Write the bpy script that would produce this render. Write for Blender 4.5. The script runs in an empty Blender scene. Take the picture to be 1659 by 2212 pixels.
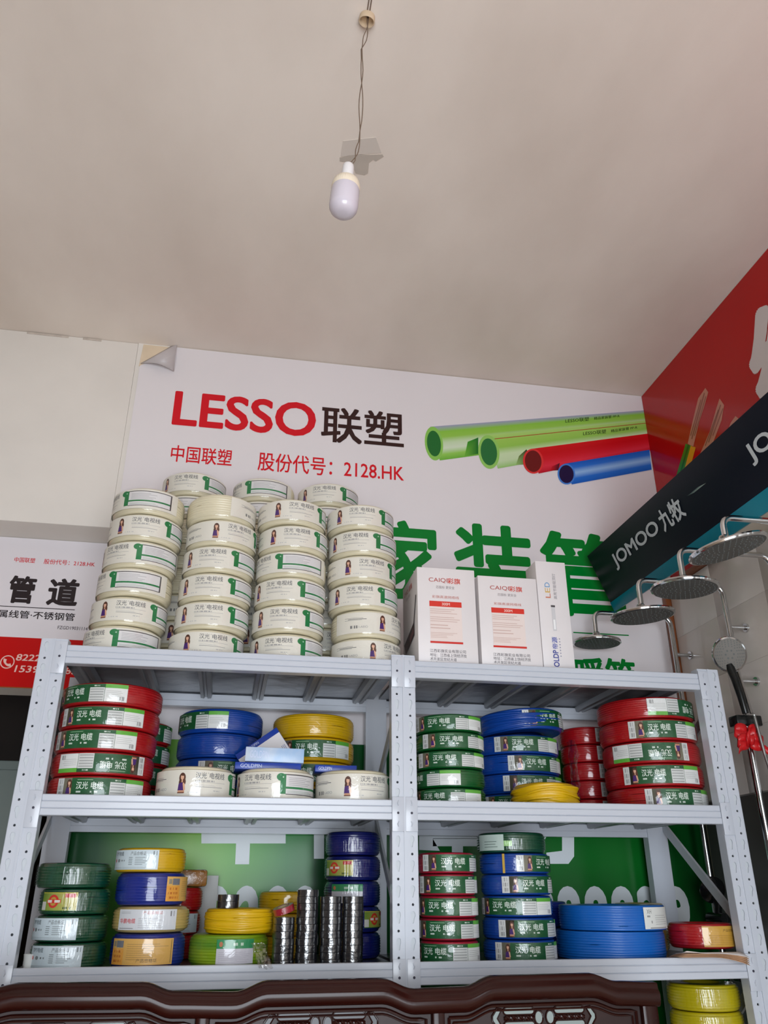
import bpy, bmesh, math, random
from mathutils import Vector, Matrix
PI = math.pi
SC = bpy.context.scene
COL = SC.collection

# ------------------------------------------------------------------ camera
FPX, YAW, PITCH, ROLL = 1743.874, 0.18077, 0.43660, -0.0010
CAM = Vector((0.5446, -2.4845, 1.45))
cy, sy, cp, sp = math.cos(YAW), math.sin(YAW), math.cos(PITCH), math.sin(PITCH)
FWD = Vector((sy * cp, cy * cp, sp))
R0 = Vector((cy, -sy, 0))
U0 = R0.cross(FWD)
RGT = math.cos(ROLL) * R0 + math.sin(ROLL) * U0
UPV = -math.sin(ROLL) * R0 + math.cos(ROLL) * U0
cd = bpy.data.cameras.new('camera')
cd.sensor_fit = 'VERTICAL'
cd.sensor_height = 36.0
cd.lens = 36.0 * FPX / 2212.0
cd.clip_start = 0.02
cam = bpy.data.objects.new('camera', cd)
COL.objects.link(cam)
M3 = Matrix((RGT, UPV, -FWD)).transposed()
cam.matrix_world = Matrix.Translation(CAM) @ M3.to_4x4()
SC.camera = cam


def at(u, v, Y=None, X=None, Z=None):
    """photo pixel -> point on a plane of the room"""
    d = RGT * ((u - 829.5) / FPX) - UPV * ((v - 1106.0) / FPX) + FWD
    if Y is not None:
        t = (Y - CAM.y) / d.y
    elif X is not None:
        t = (X - CAM.x) / d.x
    else:
        t = (Z - CAM.z) / d.z
    return CAM + d * t


# ------------------------------------------------------------------ light
W = bpy.data.worlds.new('world')
SC.world = W
W.use_nodes = True
bg = W.node_tree.nodes['Background']
bg.inputs[0].default_value = (0.86, 0.93, 1.0, 1)
bg.inputs[1].default_value = 6.6
SC.view_settings.view_transform = 'Standard'
SC.view_settings.look = 'None'
SC.view_settings.gamma = 1.0
SC.view_settings.use_curve_mapping = False
SC.view_settings.exposure = 0.62
FRONT_Y = -4.3
DOOR = (-0.35, 1.75, 0.0, 2.35)          # shop front opening x0,x1,z0,z1
pl = bpy.data.lights.new('shop_front_daylight', 'AREA')
pl.shape = 'RECTANGLE'
pl.size, pl.size_y = DOOR[1] - DOOR[0], DOOR[3] - DOOR[2]
pl.cycles.is_portal = True
po = bpy.data.objects.new('shop_front_daylight', pl)
COL.objects.link(po)
po.location = ((DOOR[0] + DOOR[1]) / 2, FRONT_Y + 0.02, (DOOR[2] + DOOR[3]) / 2)
po.rotation_euler = (PI / 2, 0, 0)


# ------------------------------------------------------------------ helpers
def lin(c):
    return tuple((x / 12.92 if x <= 0.04045 else ((x + 0.055) / 1.055) ** 2.4) for x in (v / 255.0 for v in c))


MATS = {}


def mat(name, c=(200, 200, 200), rough=0.5, metal=0.0, coat=0.0, crough=0.1, bump=0.0, bscale=40.0, var=0.0, vscale=3.0,
        alpha=1.0, cior=1.5, wrinkle=0.0, wscale=60.0, c2=None, stretch=(1, 1, 1), spec=0.5, attr=False, trans=0.0):
    if name in MATS:
        return MATS[name]
    m = bpy.data.materials.new(name)
    m.use_nodes = True
    nt = m.node_tree
    N, L = nt.nodes, nt.links
    p = N['Principled BSDF']
    p.inputs['Base Color'].default_value = lin(c) + (1,)
    p.inputs['Roughness'].default_value = rough
    p.inputs['Metallic'].default_value = metal
    p.inputs['Coat Weight'].default_value = coat
    p.inputs['Coat Roughness'].default_value = crough
    p.inputs['Alpha'].default_value = alpha
    p.inputs['Coat IOR'].default_value = cior
    p.inputs['Specular IOR Level'].default_value = spec
    p.inputs['Transmission Weight'].default_value = trans
    tc = N.new('ShaderNodeTexCoord')
    mp = N.new('ShaderNodeMapping')
    mp.inputs['Scale'].default_value = stretch
    L.new(tc.outputs['Object'], mp.inputs[0])
    if attr:
        a = N.new('ShaderNodeAttribute')
        a.attribute_name = 'Col'
        L.new(a.outputs['Color'], p.inputs['Base Color'])
    elif var > 0 or c2:
        nz = N.new('ShaderNodeTexNoise')
        nz.inputs['Scale'].default_value = vscale
        nz.inputs['Detail'].default_value = 6
        L.new(mp.outputs[0], nz.inputs['Vector'])
        rp = N.new('ShaderNodeValToRGB')
        rp.color_ramp.elements[0].position = 0.32
        rp.color_ramp.elements[1].position = 0.68
        a, b = lin(c), lin(c2) if c2 else tuple(x * (1 - var) for x in lin(c))
        rp.color_ramp.elements[0].color = b + (1,)
        rp.color_ramp.elements[1].color = a + (1,)
        L.new(nz.outputs[0], rp.inputs[0])
        L.new(rp.outputs[0], p.inputs['Base Color'])
    if bump > 0:
        nz = N.new('ShaderNodeTexNoise')
        nz.inputs['Scale'].default_value = bscale
        nz.inputs['Detail'].default_value = 4
        L.new(mp.outputs[0], nz.inputs['Vector'])
        b = N.new('ShaderNodeBump')
        b.inputs['Strength'].default_value = bump
        b.inputs['Distance'].default_value = 0.01
        L.new(nz.outputs[0], b.inputs['Height'])
        L.new(b.outputs[0], p.inputs['Normal'])
    if wrinkle > 0:
        nz = N.new('ShaderNodeTexNoise')
        nz.inputs['Scale'].default_value = wscale
        nz.inputs['Detail'].default_value = 3
        nz.inputs['Distortion'].default_value = 1.2
        L.new(mp.outputs[0], nz.inputs['Vector'])
        b = N.new('ShaderNodeBump')
        b.inputs['Strength'].default_value = wrinkle
        b.inputs['Distance'].default_value = 0.008
        L.new(nz.outputs[0], b.inputs['Height'])
        L.new(b.outputs[0], p.inputs['Coat Normal'])
    MATS[name] = m
    return m


class MB:
    def __init__(s):
        s.v, s.f, s.m = [], [], []

    def add(s, vs, fs, mi=0):
        o = len(s.v)
        s.v += [tuple(p) for p in vs]
        for f in fs:
            s.f.append([i + o for i in f])
            s.m.append(mi)
        return s

    def box(s, x0, x1, y0, y1, z0, z1, mi=0, bev=0.0):
        if bev > 0:
            bm = bmesh.new()
            bmesh.ops.create_cube(bm, size=1)
            for v in bm.verts:
                v.co = Vector(((x0 + x1) / 2 + v.co.x * (x1 - x0), (y0 + y1) / 2 + v.co.y * (y1 - y0), (z0 + z1) / 2 + v.co.z * (z1 - z0)))
            bmesh.ops.bevel(bm, geom=bm.edges[:], offset=bev, segments=2, affect='EDGES', profile=0.5)
            return s.bm(bm, mi)
        vs = [(x, y, z) for z in (z0, z1) for y in (y0, y1) for x in (x0, x1)]
        return s.add(vs, [(0, 2, 3, 1), (4, 5, 7, 6), (0, 1, 5, 4), (2, 6, 7, 3), (0, 4, 6, 2), (1, 3, 7, 5)], mi)

    def bm(s, bm, mi=0):
        bm.verts.index_update()
        s.add([v.co[:] for v in bm.verts], [[v.index for v in f.verts] for f in bm.faces], mi)
        bm.free()
        return s

    def prism(s, poly, y0, y1, mi=0):
        """closed outline (x,z), extruded along y"""
        n = len(poly)
        vs = [(x, y0, z) for x, z in poly] + [(x, y1, z) for x, z in poly]
        fs = [list(range(n)), list(range(2 * n - 1, n - 1, -1))]
        fs += [(i, i + n, (i + 1) % n + n, (i + 1) % n) for i in range(n)]
        return s.add(vs, fs, mi)

    def xprism(s, poly, x0, x1, mi=0):
        """closed outline (y,z), extruded along x"""
        n = len(poly)
        vs = [(x0, y, z) for y, z in poly] + [(x1, y, z) for y, z in poly]
        fs = [list(range(n)), list(range(2 * n - 1, n - 1, -1))]
        fs += [(i, i + n, (i + 1) % n + n, (i + 1) % n) for i in range(n)]
        return s.add(vs, fs, mi)

    def lathe(s, prof, n=48, mi=0, warp=None, closed=False):
        k = len(prof)
        vs = []
        for j in range(n):
            a = 2 * PI * j / n
            for i, (r, z) in enumerate(prof):
                if warp:
                    r, z = warp(a, i, r, z)
                vs.append((r * math.sin(a), -r * math.cos(a), z))
        fs = []
        for j in range(n):
            j2 = (j + 1) % n
            for i in range(k if closed else k - 1):
                i2 = (i + 1) % k
                fs.append((j * k + i, j2 * k + i, j2 * k + i2, j * k + i2))
        return s.add(vs, fs, mi)

    def tube(s, pts, r, n=10, mi=0, caps=True):
        pts = [Vector(p) for p in pts]
        rs = r if isinstance(r, (list, tuple)) else [r] * len(pts)
        vs, fs, up = [], [], None
        for i, p in enumerate(pts):
            d = (pts[min(i + 1, len(pts) - 1)] - pts[max(i - 1, 0)]).normalized()
            if up is None:
                up = d.orthogonal().normalized()
            else:
                up = (up - d * up.dot(d))
                up = up.normalized() if up.length > 1e-6 else d.orthogonal().normalized()
            b = d.cross(up)
            for j in range(n):
                a = 2 * PI * j / n
                vs.append(p + (up * math.cos(a) + b * math.sin(a)) * rs[i])
        for i in range(len(pts) - 1):
            for j in range(n):
                fs.append((i * n + j, i * n + (j + 1) % n, (i + 1) * n + (j + 1) % n, (i + 1) * n + j))
        if caps:
            fs += [list(range(n - 1, -1, -1)), list(range((len(pts) - 1) * n, len(pts) * n))]
        return s.add(vs, fs, mi)

    def mesh(s, name, mats, smooth=True, ang=0.7, recalc=True):
        me = bpy.data.meshes.new(name)
        me.from_pydata(s.v, [], s.f)
        for m in (mats if isinstance(mats, (list, tuple)) else [mats]):
            me.materials.append(m)
        me.polygons.foreach_set('material_index', s.m)
        if recalc:
            bm = bmesh.new()
            bm.from_mesh(me)
            bmesh.ops.recalc_face_normals(bm, faces=bm.faces)
            bm.to_mesh(me)
            bm.free()
        if smooth:
            me.shade_smooth()
            me.set_sharp_from_angle(angle=ang)
        me.update()
        return me

    def build(s, name, mats, parent=None, loc=(0, 0, 0), rot=(0, 0, 0), **k):
        return obj(name, s.mesh(name, mats, **k), parent, loc, rot)


def obj(name, me, parent=None, loc=(0, 0, 0), rot=(0, 0, 0)):
    o = bpy.data.objects.new(name, me)
    COL.objects.link(o)
    o.location, o.rotation_euler = loc, rot
    if parent is not None:
        o.parent = parent
    return o


def tag(o, label=None, cat=None, group=None, kind=None):
    if label:
        o['label'] = label
    if cat:
        o['category'] = cat
    if group:
        o['group'] = group
    if kind:
        o['kind'] = kind
    return o


def empty(name, loc=(0, 0, 0), rot=(0, 0, 0)):
    return obj(name, None, None, loc, rot)


# ---- outlines with holes -> plate mesh (in XZ, thickness along y)
def plate(loops, y0, y1):
    c = bpy.data.curves.new('tmp', 'CURVE')
    c.dimensions = '2D'
    c.fill_mode = 'BOTH'
    c.extrude = abs(y1 - y0) / 2
    for lp in loops:
        sp_ = c.splines.new('POLY')
        sp_.points.add(len(lp) - 1)
        for p, (x, z) in zip(sp_.points, lp):
            p.co = (x, z, 0, 1)
        sp_.use_cyclic_u = True
    o = bpy.data.objects.new('tmp', c)
    COL.objects.link(o)
    me = o.evaluated_get(bpy.context.evaluated_depsgraph_get()).to_mesh()
    ym = (y0 + y1) / 2
    vs = [(v.co.x, ym - v.co.z, v.co.y) for v in me.vertices]
    fs = [list(p.vertices) for p in me.polygons]
    bpy.data.objects.remove(o)
    bpy.data.curves.remove(c)
    return vs, fs


# ---- text -> triangles in a unit box
TXT = {}


def text_tris(s, bold=0.0):
    k = (s, bold)
    if k in TXT:
        return TXT[k]
    c = bpy.data.curves.new('tmp', 'FONT')
    c.body = s
    c.resolution_u = 4 if len(s) < 9 and s.isascii() else 2
    o = bpy.data.objects.new('tmp', c)
    COL.objects.link(o)
    me = o.evaluated_get(bpy.context.evaluated_depsgraph_get()).to_mesh()
    xs = [v.co.x for v in me.vertices]
    ys = [v.co.y for v in me.vertices]
    x0, x1, y0, y1 = min(xs), max(xs), min(ys), max(ys)
    me.calc_loop_triangles()
    tr = []
    for t in me.loop_triangles:
        tr.append([(me.vertices[i].co.x, me.vertices[i].co.y) for i in t.vertices])
    if bold > 0:                      # heavier strokes: the glyphs overprinted with small shifts
        ns = 16 if bold > 0.02 else 4
        base = tr[:]
        for i in range(ns):
            dx, dy = bold * math.cos(2 * PI * i / ns + 0.785), bold * math.sin(2 * PI * i / ns + 0.785)
            tr += [[(x + dx, y + dy) for x, y in t] for t in base]
        x0, x1, y0, y1 = x0 - bold, x1 + bold, y0 - bold, y1 + bold
    per = len(tr) // ((ns + 1) if bold > 0 else 1)
    tr = [([((x - x0) / (x1 - x0), (y - y0) / (y1 - y0)) for x, y in t], 0.09 * (i // per)) for i, t in enumerate(tr)]
    asp = (x1 - x0) / (y1 - y0)
    bpy.data.objects.remove(o)
    bpy.data.curves.remove(c)
    TXT[k] = (tr, asp)
    return TXT[k]


class Sheet:
    """flat print: polygons with colours in (s,t); flat or wrapped on a cylinder"""

    def __init__(s):
        s.p = []

    def poly(s, pts, c, layer=0):
        cs = c if isinstance(c[0], (tuple, list)) else [c] * len(pts)
        s.p.append(([tuple(p) for p in pts], [lin(x) for x in cs], layer))
        return s

    def rect(s, s0, t0, s1, t1, c, layer=0):
        return s.poly([(s0, t0), (s1, t0), (s1, t1), (s0, t1)], c, layer)

    def ell(s, cx, cy_, rx, ry, c, layer=0, n=18, tilt=0.0):
        ct, st_ = math.cos(tilt), math.sin(tilt)
        return s.poly([(cx + rx * math.cos(a) * ct - ry * math.sin(a) * st_, cy_ + rx * math.cos(a) * st_ + ry * math.sin(a) * ct)
                       for a in (2 * PI * i / n for i in range(n))], c, layer)

    def text(s, tx, s0, t0, s1, t1, c, layer=1, bold=0.0, fit=True, rot90=False, shear=0.0):
        tr, asp = text_tris(tx, bold)
        if not fit:
            s1 = s0 + (t1 - t0) * asp
        for t, dl_ in tr:
            if rot90:
                s.poly([(s1 - (s1 - s0) * y, t0 + (t1 - t0) * x) for x, y in t], c, layer + dl_)
            else:
                s.poly([(s0 + (s1 - s0) * x + shear * y * (t1 - t0), t0 + (t1 - t0) * y) for x, y in t], c, layer + dl_)
        return s

    def taff(s, tx, o, ex, ey, c, layer=1, bold=0.0):
        for t, dl_ in text_tris(tx, bold)[0]:
            s.poly([(o[0] + ex[0] * x + ey[0] * y, o[1] + ex[1] * x + ey[1] * y) for x, y in t], c, layer + dl_)
        return s

    def lines(s, s0, t0, s1, t1, n, c, layer=1, seed=1, fill=0.35, rag=0.4):
        r = random.Random(seed)
        h = (t1 - t0) / n
        for i in range(n):
            e = s1 - (s1 - s0) * rag * r.random()
            s.rect(s0, t0 + h * i, e, t0 + h * (i + fill), c, layer)
        return s

    def code(s, s0, t0, s1, t1, n, m_, c, layer=1, seed=2):
        """barcode-like block of bars"""
        r = random.Random(seed)
        x = s0
        w = (s1 - s0) / n
        for i in range(n):
            if r.random() < 0.55:
                s.rect(s0 + w * i, t0, s0 + w * (i + 0.8), t1, c, layer)
        return s

    def mesh(s, name, m, R=None, dl=0.0004, ds=0.006):
        vs, fs, cs = [], [], []

        def put(pts, cols, layer):
            if len(pts) < 3:
                return
            o = len(vs)
            for (a, b) in pts:
                if R:
                    an = a / R
                    rr = R + dl * layer
                    vs.append((rr * math.sin(an), -rr * math.cos(an), b))
                else:
                    vs.append((a, -dl * layer, b))
            fs.append(list(range(o, o + len(pts))))
            cs.extend(cols)

        def clip(pts, cols, x, keep_left):
            op, oc = [], []
            n = len(pts)
            for i in range(n):
                a, b = pts[i], pts[(i + 1) % n]
                ca, cb = cols[i], cols[(i + 1) % n]
                ia = (a[0] <= x) == keep_left or a[0] == x
                ib = (b[0] <= x) == keep_left or b[0] == x
                if ia:
                    op.append(a)
                    oc.append(ca)
                if ia != ib and abs(b[0] - a[0]) > 1e-12:
                    t = (x - a[0]) / (b[0] - a[0])
                    op.append((x, a[1] + t * (b[1] - a[1])))
                    oc.append(tuple(p + t * (q - p) for p, q in zip(ca, cb)))
            return op, oc

        for pts, cols, layer in s.p:
            area = sum(pts[i][0] * pts[(i + 1) % len(pts)][1] - pts[(i + 1) % len(pts)][0] * pts[i][1] for i in range(len(pts)))
            if area < 0:
                pts, cols = pts[::-1], cols[::-1]
            if not R:
                put(pts, cols, layer)
                continue
            x0, x1 = min(p[0] for p in pts), max(p[0] for p in pts)
            k = int(math.floor(x0 / ds)) + 1
            rest, rc = pts, cols
            while k * ds < x1 - 1e-9 and len(rest) >= 3:
                l, lc = clip(rest, rc, k * ds, True)
                put(l, lc, layer)
                rest, rc = clip(rest, rc, k * ds, False)
                k += 1
            put(rest, rc, layer)
        me = bpy.data.meshes.new(name)
        me.from_pydata(vs, [], fs)
        me.materials.append(m)
        at_ = me.color_attributes.new('Col', 'FLOAT_COLOR', 'CORNER')
        buf = []
        for c in cs:
            buf += [c[0], c[1], c[2], 1.0]
        at_.data.foreach_set('color', buf)
        me.update()
        return me


PRINT = mat('print_paper', rough=0.45, attr=True)
PVINYL = mat('print_vinyl', rough=0.2, attr=True, spec=0.22)
PFILM = mat('print_under_film', rough=0.5, attr=True)


def film_mat(name, fac, rough, wr, scale, stretch=(1, 1, 1)):
    m = bpy.data.materials.new(name)
    m.use_nodes = True
    nt = m.node_tree
    N, L = nt.nodes, nt.links
    N.remove(N['Principled BSDF'])
    out = N['Material Output']
    mx, tr, gl = N.new('ShaderNodeMixShader'), N.new('ShaderNodeBsdfTransparent'), N.new('ShaderNodeBsdfGlossy')
    mx.inputs[0].default_value = fac
    gl.inputs['Roughness'].default_value = rough
    tr.inputs['Color'].default_value = (1, 1, 1, 1)
    tc, mp, nz, bp = N.new('ShaderNodeTexCoord'), N.new('ShaderNodeMapping'), N.new('ShaderNodeTexNoise'), N.new('ShaderNodeBump')
    mp.inputs['Scale'].default_value = stretch
    nz.inputs['Scale'].default_value = scale
    nz.inputs['Detail'].default_value = 3
    nz.inputs['Distortion'].default_value = 1.0
    bp.inputs['Strength'].default_value = wr
    bp.inputs['Distance'].default_value = 0.01
    L.new(tc.outputs['Object'], mp.inputs[0])
    L.new(mp.outputs[0], nz.inputs['Vector'])
    L.new(nz.outputs[0], bp.inputs['Height'])
    L.new(bp.outputs[0], gl.inputs['Normal'])
    L.new(tr.outputs[0], mx.inputs[1])
    L.new(gl.outputs[0], mx.inputs[2])
    L.new(mx.outputs[0], out.inputs['Surface'])
    return m


WRAP = film_mat('shrink_film', 0.055, 0.08, 0.16, 34)
BAGF = film_mat('bag_film', 0.16, 0.1, 0.5, 60)
WRAP2 = film_mat('shrink_film_streaked', 0.075, 0.07, 0.3, 40, (2.2, 2.2, 0.25))
PBOX = mat('print_carton', rough=0.38, attr=True)

# ------------------------------------------------------------------ room shell
WY, WX, CZ = 0.60, 2.40, 3.65
plaster = mat('ceiling_plaster', (240, 229, 219), rough=0.85, c2=(219, 206, 195), vscale=1.6, bump=0.05, bscale=30, stretch=(1.0, 0.55, 1))
wallp = mat('wall_plaster', (230, 224, 216), rough=0.8, var=0.06, vscale=4, bump=0.05, bscale=25)
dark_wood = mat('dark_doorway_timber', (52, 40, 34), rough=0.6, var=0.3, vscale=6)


sidew = mat('side_wall_paint', (150, 140, 128), rough=0.8, var=0.1, vscale=2)


def struct(name, mb, m, **k):
    return tag(mb.build(name, m, **k), kind='structure')


ceil = struct('ceiling', MB().box(-3.0, 2.5, FRONT_Y, 0.9, CZ, CZ + 0.1), plaster)
struct('floor', MB().box(-3.0, 2.5, FRONT_Y, 2.4, -0.1, 0.0), mat('floor_tile', (198, 173, 150), rough=0.3, var=0.1, vscale=2))
wb = MB().box(0.0, 2.5, WY, WY + 0.25, 0, CZ)
struct('wall_back', wb, wallp)
struct('trim_1', MB().box(-3.0, 0.0, WY, 1.0, 2.752, CZ, bev=0.006), wallp)
struct('wall_lintel', MB().box(-3.0, 0.0, 0.77, 0.9, at(0, 1485, Y=0.766).z, 2.7519), wallp)
struct('wall_right', MB().box(WX, WX + 0.1, FRONT_Y, WY, 0, CZ), wallp)
struct('wall_left', MB().box(-3.1, -3.0, FRONT_Y, 2.4, 0, CZ), sidew)
fw = MB().box(-3.0, DOOR[0], FRONT_Y - 0.1, FRONT_Y, 0, CZ).box(DOOR[1], 2.5, FRONT_Y - 0.1, FRONT_Y, 0, CZ).box(DOOR[0], DOOR[1], FRONT_Y - 0.1, FRONT_Y, DOOR[3], CZ)
struct('wall_front', fw, sidew)
# dark recess seen below the left sign
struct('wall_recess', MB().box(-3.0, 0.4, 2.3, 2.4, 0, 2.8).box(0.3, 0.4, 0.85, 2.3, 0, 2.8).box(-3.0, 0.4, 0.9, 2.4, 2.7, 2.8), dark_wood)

# ceiling: patched smear behind the bulb and hairline strip
def patch(name, px, m, th=0.0015):
    pts = [at(u, v, Z=CZ) for u, v in px]
    n = len(pts)
    vs = [(p.x, p.y, CZ - th) for p in pts] + [(p.x, p.y, CZ) for p in pts]
    fs = [list(range(n)), list(range(2 * n - 1, n - 1, -1))] + [(i, i + n, (i + 1) % n + n, (i + 1) % n) for i in range(n)]
    return MB().add(vs, fs).build(name, m, parent=ceil, smooth=False)


patch('plaster_patch', [(734, 340), (770, 333), (800, 334), (826, 333), (829, 338), (812, 348), (806, 345), (797, 352), (795, 374), (787, 378), (768, 374), (760, 352), (734, 348)],
      mat('stain_grey', (198, 187, 176), rough=0.9, var=0.1, vscale=12))
patch('plaster_patch', [(741, 304), (812, 296), (824, 330), (772, 333), (736, 338)], mat('stain_pale', (218, 208, 199), rough=0.9, var=0.03, vscale=9))
# soot smudges where the left wall meets the ceiling
for i, (u, v, w) in enumerate([(60, 712, 60), (180, 728, 40), (120, 718, 30)]):
    p, q = at(u, v, Y=WY), at(u + w, v + w * 0.11, Y=WY)
    MB().box(p.x, q.x, WY - 0.002, WY, CZ - 0.012, CZ - 0.003).build('soot_mark', mat('soot', (206, 194, 182), rough=0.95, var=0.25, vscale=30), parent=bpy.data.objects['trim_1'])


def tb(u0, v0, u1, v1, Y):
    a, b = at(u0, v0, Y=Y), at(u1, v1, Y=Y)
    return a.x, a.z, b.x, b.z


# ------------------------------------------------------------------ big banner on the back wall
BY = 0.596
RED, GRN, BRN = (214, 28, 40), (0, 124, 44), (58, 36, 34)
c0, c1 = at(302, 790, Y=BY), at(383, 742, Y=BY)
bl = c0.x
GZ = 1.94
ban = MB().prism([(bl, 0.9), (WX - 0.002, 0.9), (WX - 0.002, CZ - 0.004), (c1.x, CZ - 0.004), (bl, c0.z)], BY, WY - 0.001).build(
    'wall_banner', mat('banner_vinyl_white', (232, 226, 228), rough=0.3, var=0.02, vscale=3), smooth=False)
tag(ban, 'large white and green wall banner with red lettering and printed pipes behind the rack', 'banner')
sh = Sheet()
sh.text('LESSO', *tb(370, 918, 684, 873, BY), RED, bold=0.022)
sh.text('联塑', *tb(692, 954, 872, 893, BY), BRN, bold=0.02)
sh.text('中国联塑', *tb(367, 997, 503, 972, BY), RED, bold=0.012)
sh.text('股份代号：2128.HK', *tb(556, 1016, 872, 1003, BY), RED, bold=0.012)
sh.text('家', *tb(800, 1290, 948, 1130, BY), GRN, bold=0.026)
sh.text('装', *tb(985, 1308, 1147, 1140, BY), GRN, bold=0.026)
sh.text('管', *tb(1178, 1328, 1350, 1158, BY), GRN, bold=0.026)
sh.text('地暖管', *tb(1172, 1500, 1369, 1424, BY), GRN, bold=0.026)
a, b = at(1238, 1365, Y=BY), at(1358, 1372, Y=BY)
sh.rect(a.x, a.z - 0.005, b.x, a.z, GRN, 1)
obj('lettering', sh.mesh('banner_lettering', PVINYL), ban, (0, BY - 0.0005, 0))
# printed pipes
sh = Sheet()
Q = lambda x, y: (lambda p: (p.x, p.z))(at(880 + x / 3.072, 860 + y / 3.072, Y=BY))


def pipe(tl, tr_, br, bl_, cols, layer):
    n = len(cols) - 1
    for i in range(n):
        f0, f1 = i / n, (i + 1) / n
        L = lambda a_, b_, f: (a_[0] + (b_[0] - a_[0]) * f, a_[1] + (b_[1] - a_[1]) * f)
        sh.poly([Q(*L(tl, bl_, f0)), Q(*L(tr_, br, f0)), Q(*L(tr_, br, f1)), Q(*L(tl, bl_, f1))], [cols[i], cols[i], cols[i + 1], cols[i + 1]], layer)


def ring(cx, cy_, rx, ry, hx, hy, c, hc, layer, tilt=-0.12):
    e = lambda a_, x, y: Q(cx + x * math.cos(a_) * math.cos(tilt) - y * math.sin(a_) * math.sin(tilt), cy_ + x * math.cos(a_) * math.sin(tilt) + y * math.sin(a_) * math.cos(tilt))
    A = [2 * PI * i / 28 for i in range(28)]
    sh.poly([e(t, rx, ry) for t in A], c, layer)
    sh.poly([e(t, hx, hy) for t in A], hc, layer + 1)


LG, MG, DG = (150, 198, 78), (196, 226, 160), (70, 140, 60)
pipe((150, 190), (1580, 83), (1600, 230), (215, 414), [(160, 160, 190), (140, 196, 70), (150, 200, 80), (200, 222, 180), (214, 228, 200), (150, 205, 90), (110, 180, 60)], 1)
sh.poly([Q(400, 290), Q(470, 262), Q(470, 370), Q(380, 386)], [(60, 150, 40), (20, 110, 40), (20, 110, 40), (110, 180, 60)], 2)
ring(176, 302, 60, 113, 46, 86, (140, 198, 88), (40, 110, 50), 3)
pipe((520, 246), (1590, 150), (1600, 290), (600, 468), [(175, 214, 120), (160, 205, 90), (150, 200, 84), (205, 226, 180), (200, 222, 176), (150, 200, 110)], 5)
sh.poly([Q(570, 270), Q(1590, 166), Q(1590, 170), Q(570, 275)], (170, 70, 40), 6)
sh.poly([Q(740, 385), Q(790, 340), Q(830, 440), Q(720, 444)], [(110, 120, 60), (40, 40, 30), (60, 40, 30), (150, 190, 110)], 6)
ring(540, 358, 70, 113, 54, 90, (150, 204, 100), (45, 115, 60), 7)
pipe((820, 338), (1595, 237), (1610, 350), (870, 502), [(214, 24, 30), (206, 18, 28), (214, 30, 44), (226, 50, 70), (190, 20, 40)], 9)
ring(834, 420, 68, 83, 55, 72, (224, 56, 56), (112, 28, 28), 10)
pipe((1040, 437), (1605, 344), (1620, 476), (1090, 574), [(30, 90, 190), (46, 112, 206), (150, 190, 236), (40, 110, 206), (30, 96, 190)], 12)
sh.poly([Q(960, 455), Q(1010, 432), Q(1000, 480), Q(945, 484)], [(190, 20, 40), (60, 20, 40), (50, 20, 40), (206, 24, 36)], 13)
ring(1054, 506, 58, 69, 48, 60, (70, 130, 214), (36, 22, 64), 14)


def slant(tx, x0, y0, x1, y1, h, c, layer, bold=0.01):
    o, e, f = Q(x0, y0), Q(x1, y1), Q(x0, y0 - h)
    sh.taff(tx, o, (e[0] - o[0], e[1] - o[1]), (f[0] - o[0], f[1] - o[1]), c, layer, bold)


INK = (40, 60, 30)
slant('LESSO联塑', 1048, 166, 1205, 152, 27, INK, 4)
slant('精品家装管 PP-R', 1238, 146, 1408, 128, 20, INK, 4)
slant('LESSO联塑', 1165, 250, 1318, 235, 27, INK, 8)
slant('精品家装管 PP-R', 1350, 230, 1525, 204, 20, INK, 8)
xr = WX - 0.003
for i, (pts, cols, l) in enumerate(sh.p):
    sh.p[i] = ([(min(x, xr), y) for x, y in pts], cols, l)
obj('pipe_picture', sh.mesh('pipe_picture', PVINYL, dl=0.00015), ban, (0, BY - 0.0005, 0))
# green lower field of the banner
sh = Sheet()
G = [(0.0, (8, 70, 30)), (0.12, (10, 84, 36)), (0.26, (90, 160, 60)), (0.42, (134, 192, 72)), (0.60, (92, 172, 60)), (0.76, (30, 132, 50)), (0.84, (24, 120, 46)), (0.86, (8, 74, 30)), (0.95, (8, 74, 30)),
     (1.15, (10, 92, 36)), (1.6, (12, 104, 34)), (2.0, (18, 108, 36)), (2.25, (8, 80, 28)), (2.398, (6, 56, 24))]
for (xa, ca), (xb, cb) in zip(G, G[1:]):
    sh.poly([(max(xa, bl), 0.9), (xb, 0.9), (xb, GZ), (max(xa, bl), GZ)], [ca, cb, cb, ca], 0)
wh = (226, 232, 236)
for c, u in (('8', 470), ('2', 538), ('2', 605), ('2', 664)):
    p = at(u, 1913, Y=BY)
    sh.text(c, p.x - 0.043, p.z - 0.19, p.x + 0.043, p.z, wh, 1, bold=0.05)
for c, u in (('8', 1168), ('8', 1225), ('8', 1283), ('8', 1340), ('2', 1397), ('9', 1458)):
    p = at(u, 1914, Y=BY)
    sh.text(c, p.x - 0.046, p.z - 0.19, p.x + 0.046, p.z, wh, 1, bold=0.05)
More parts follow.
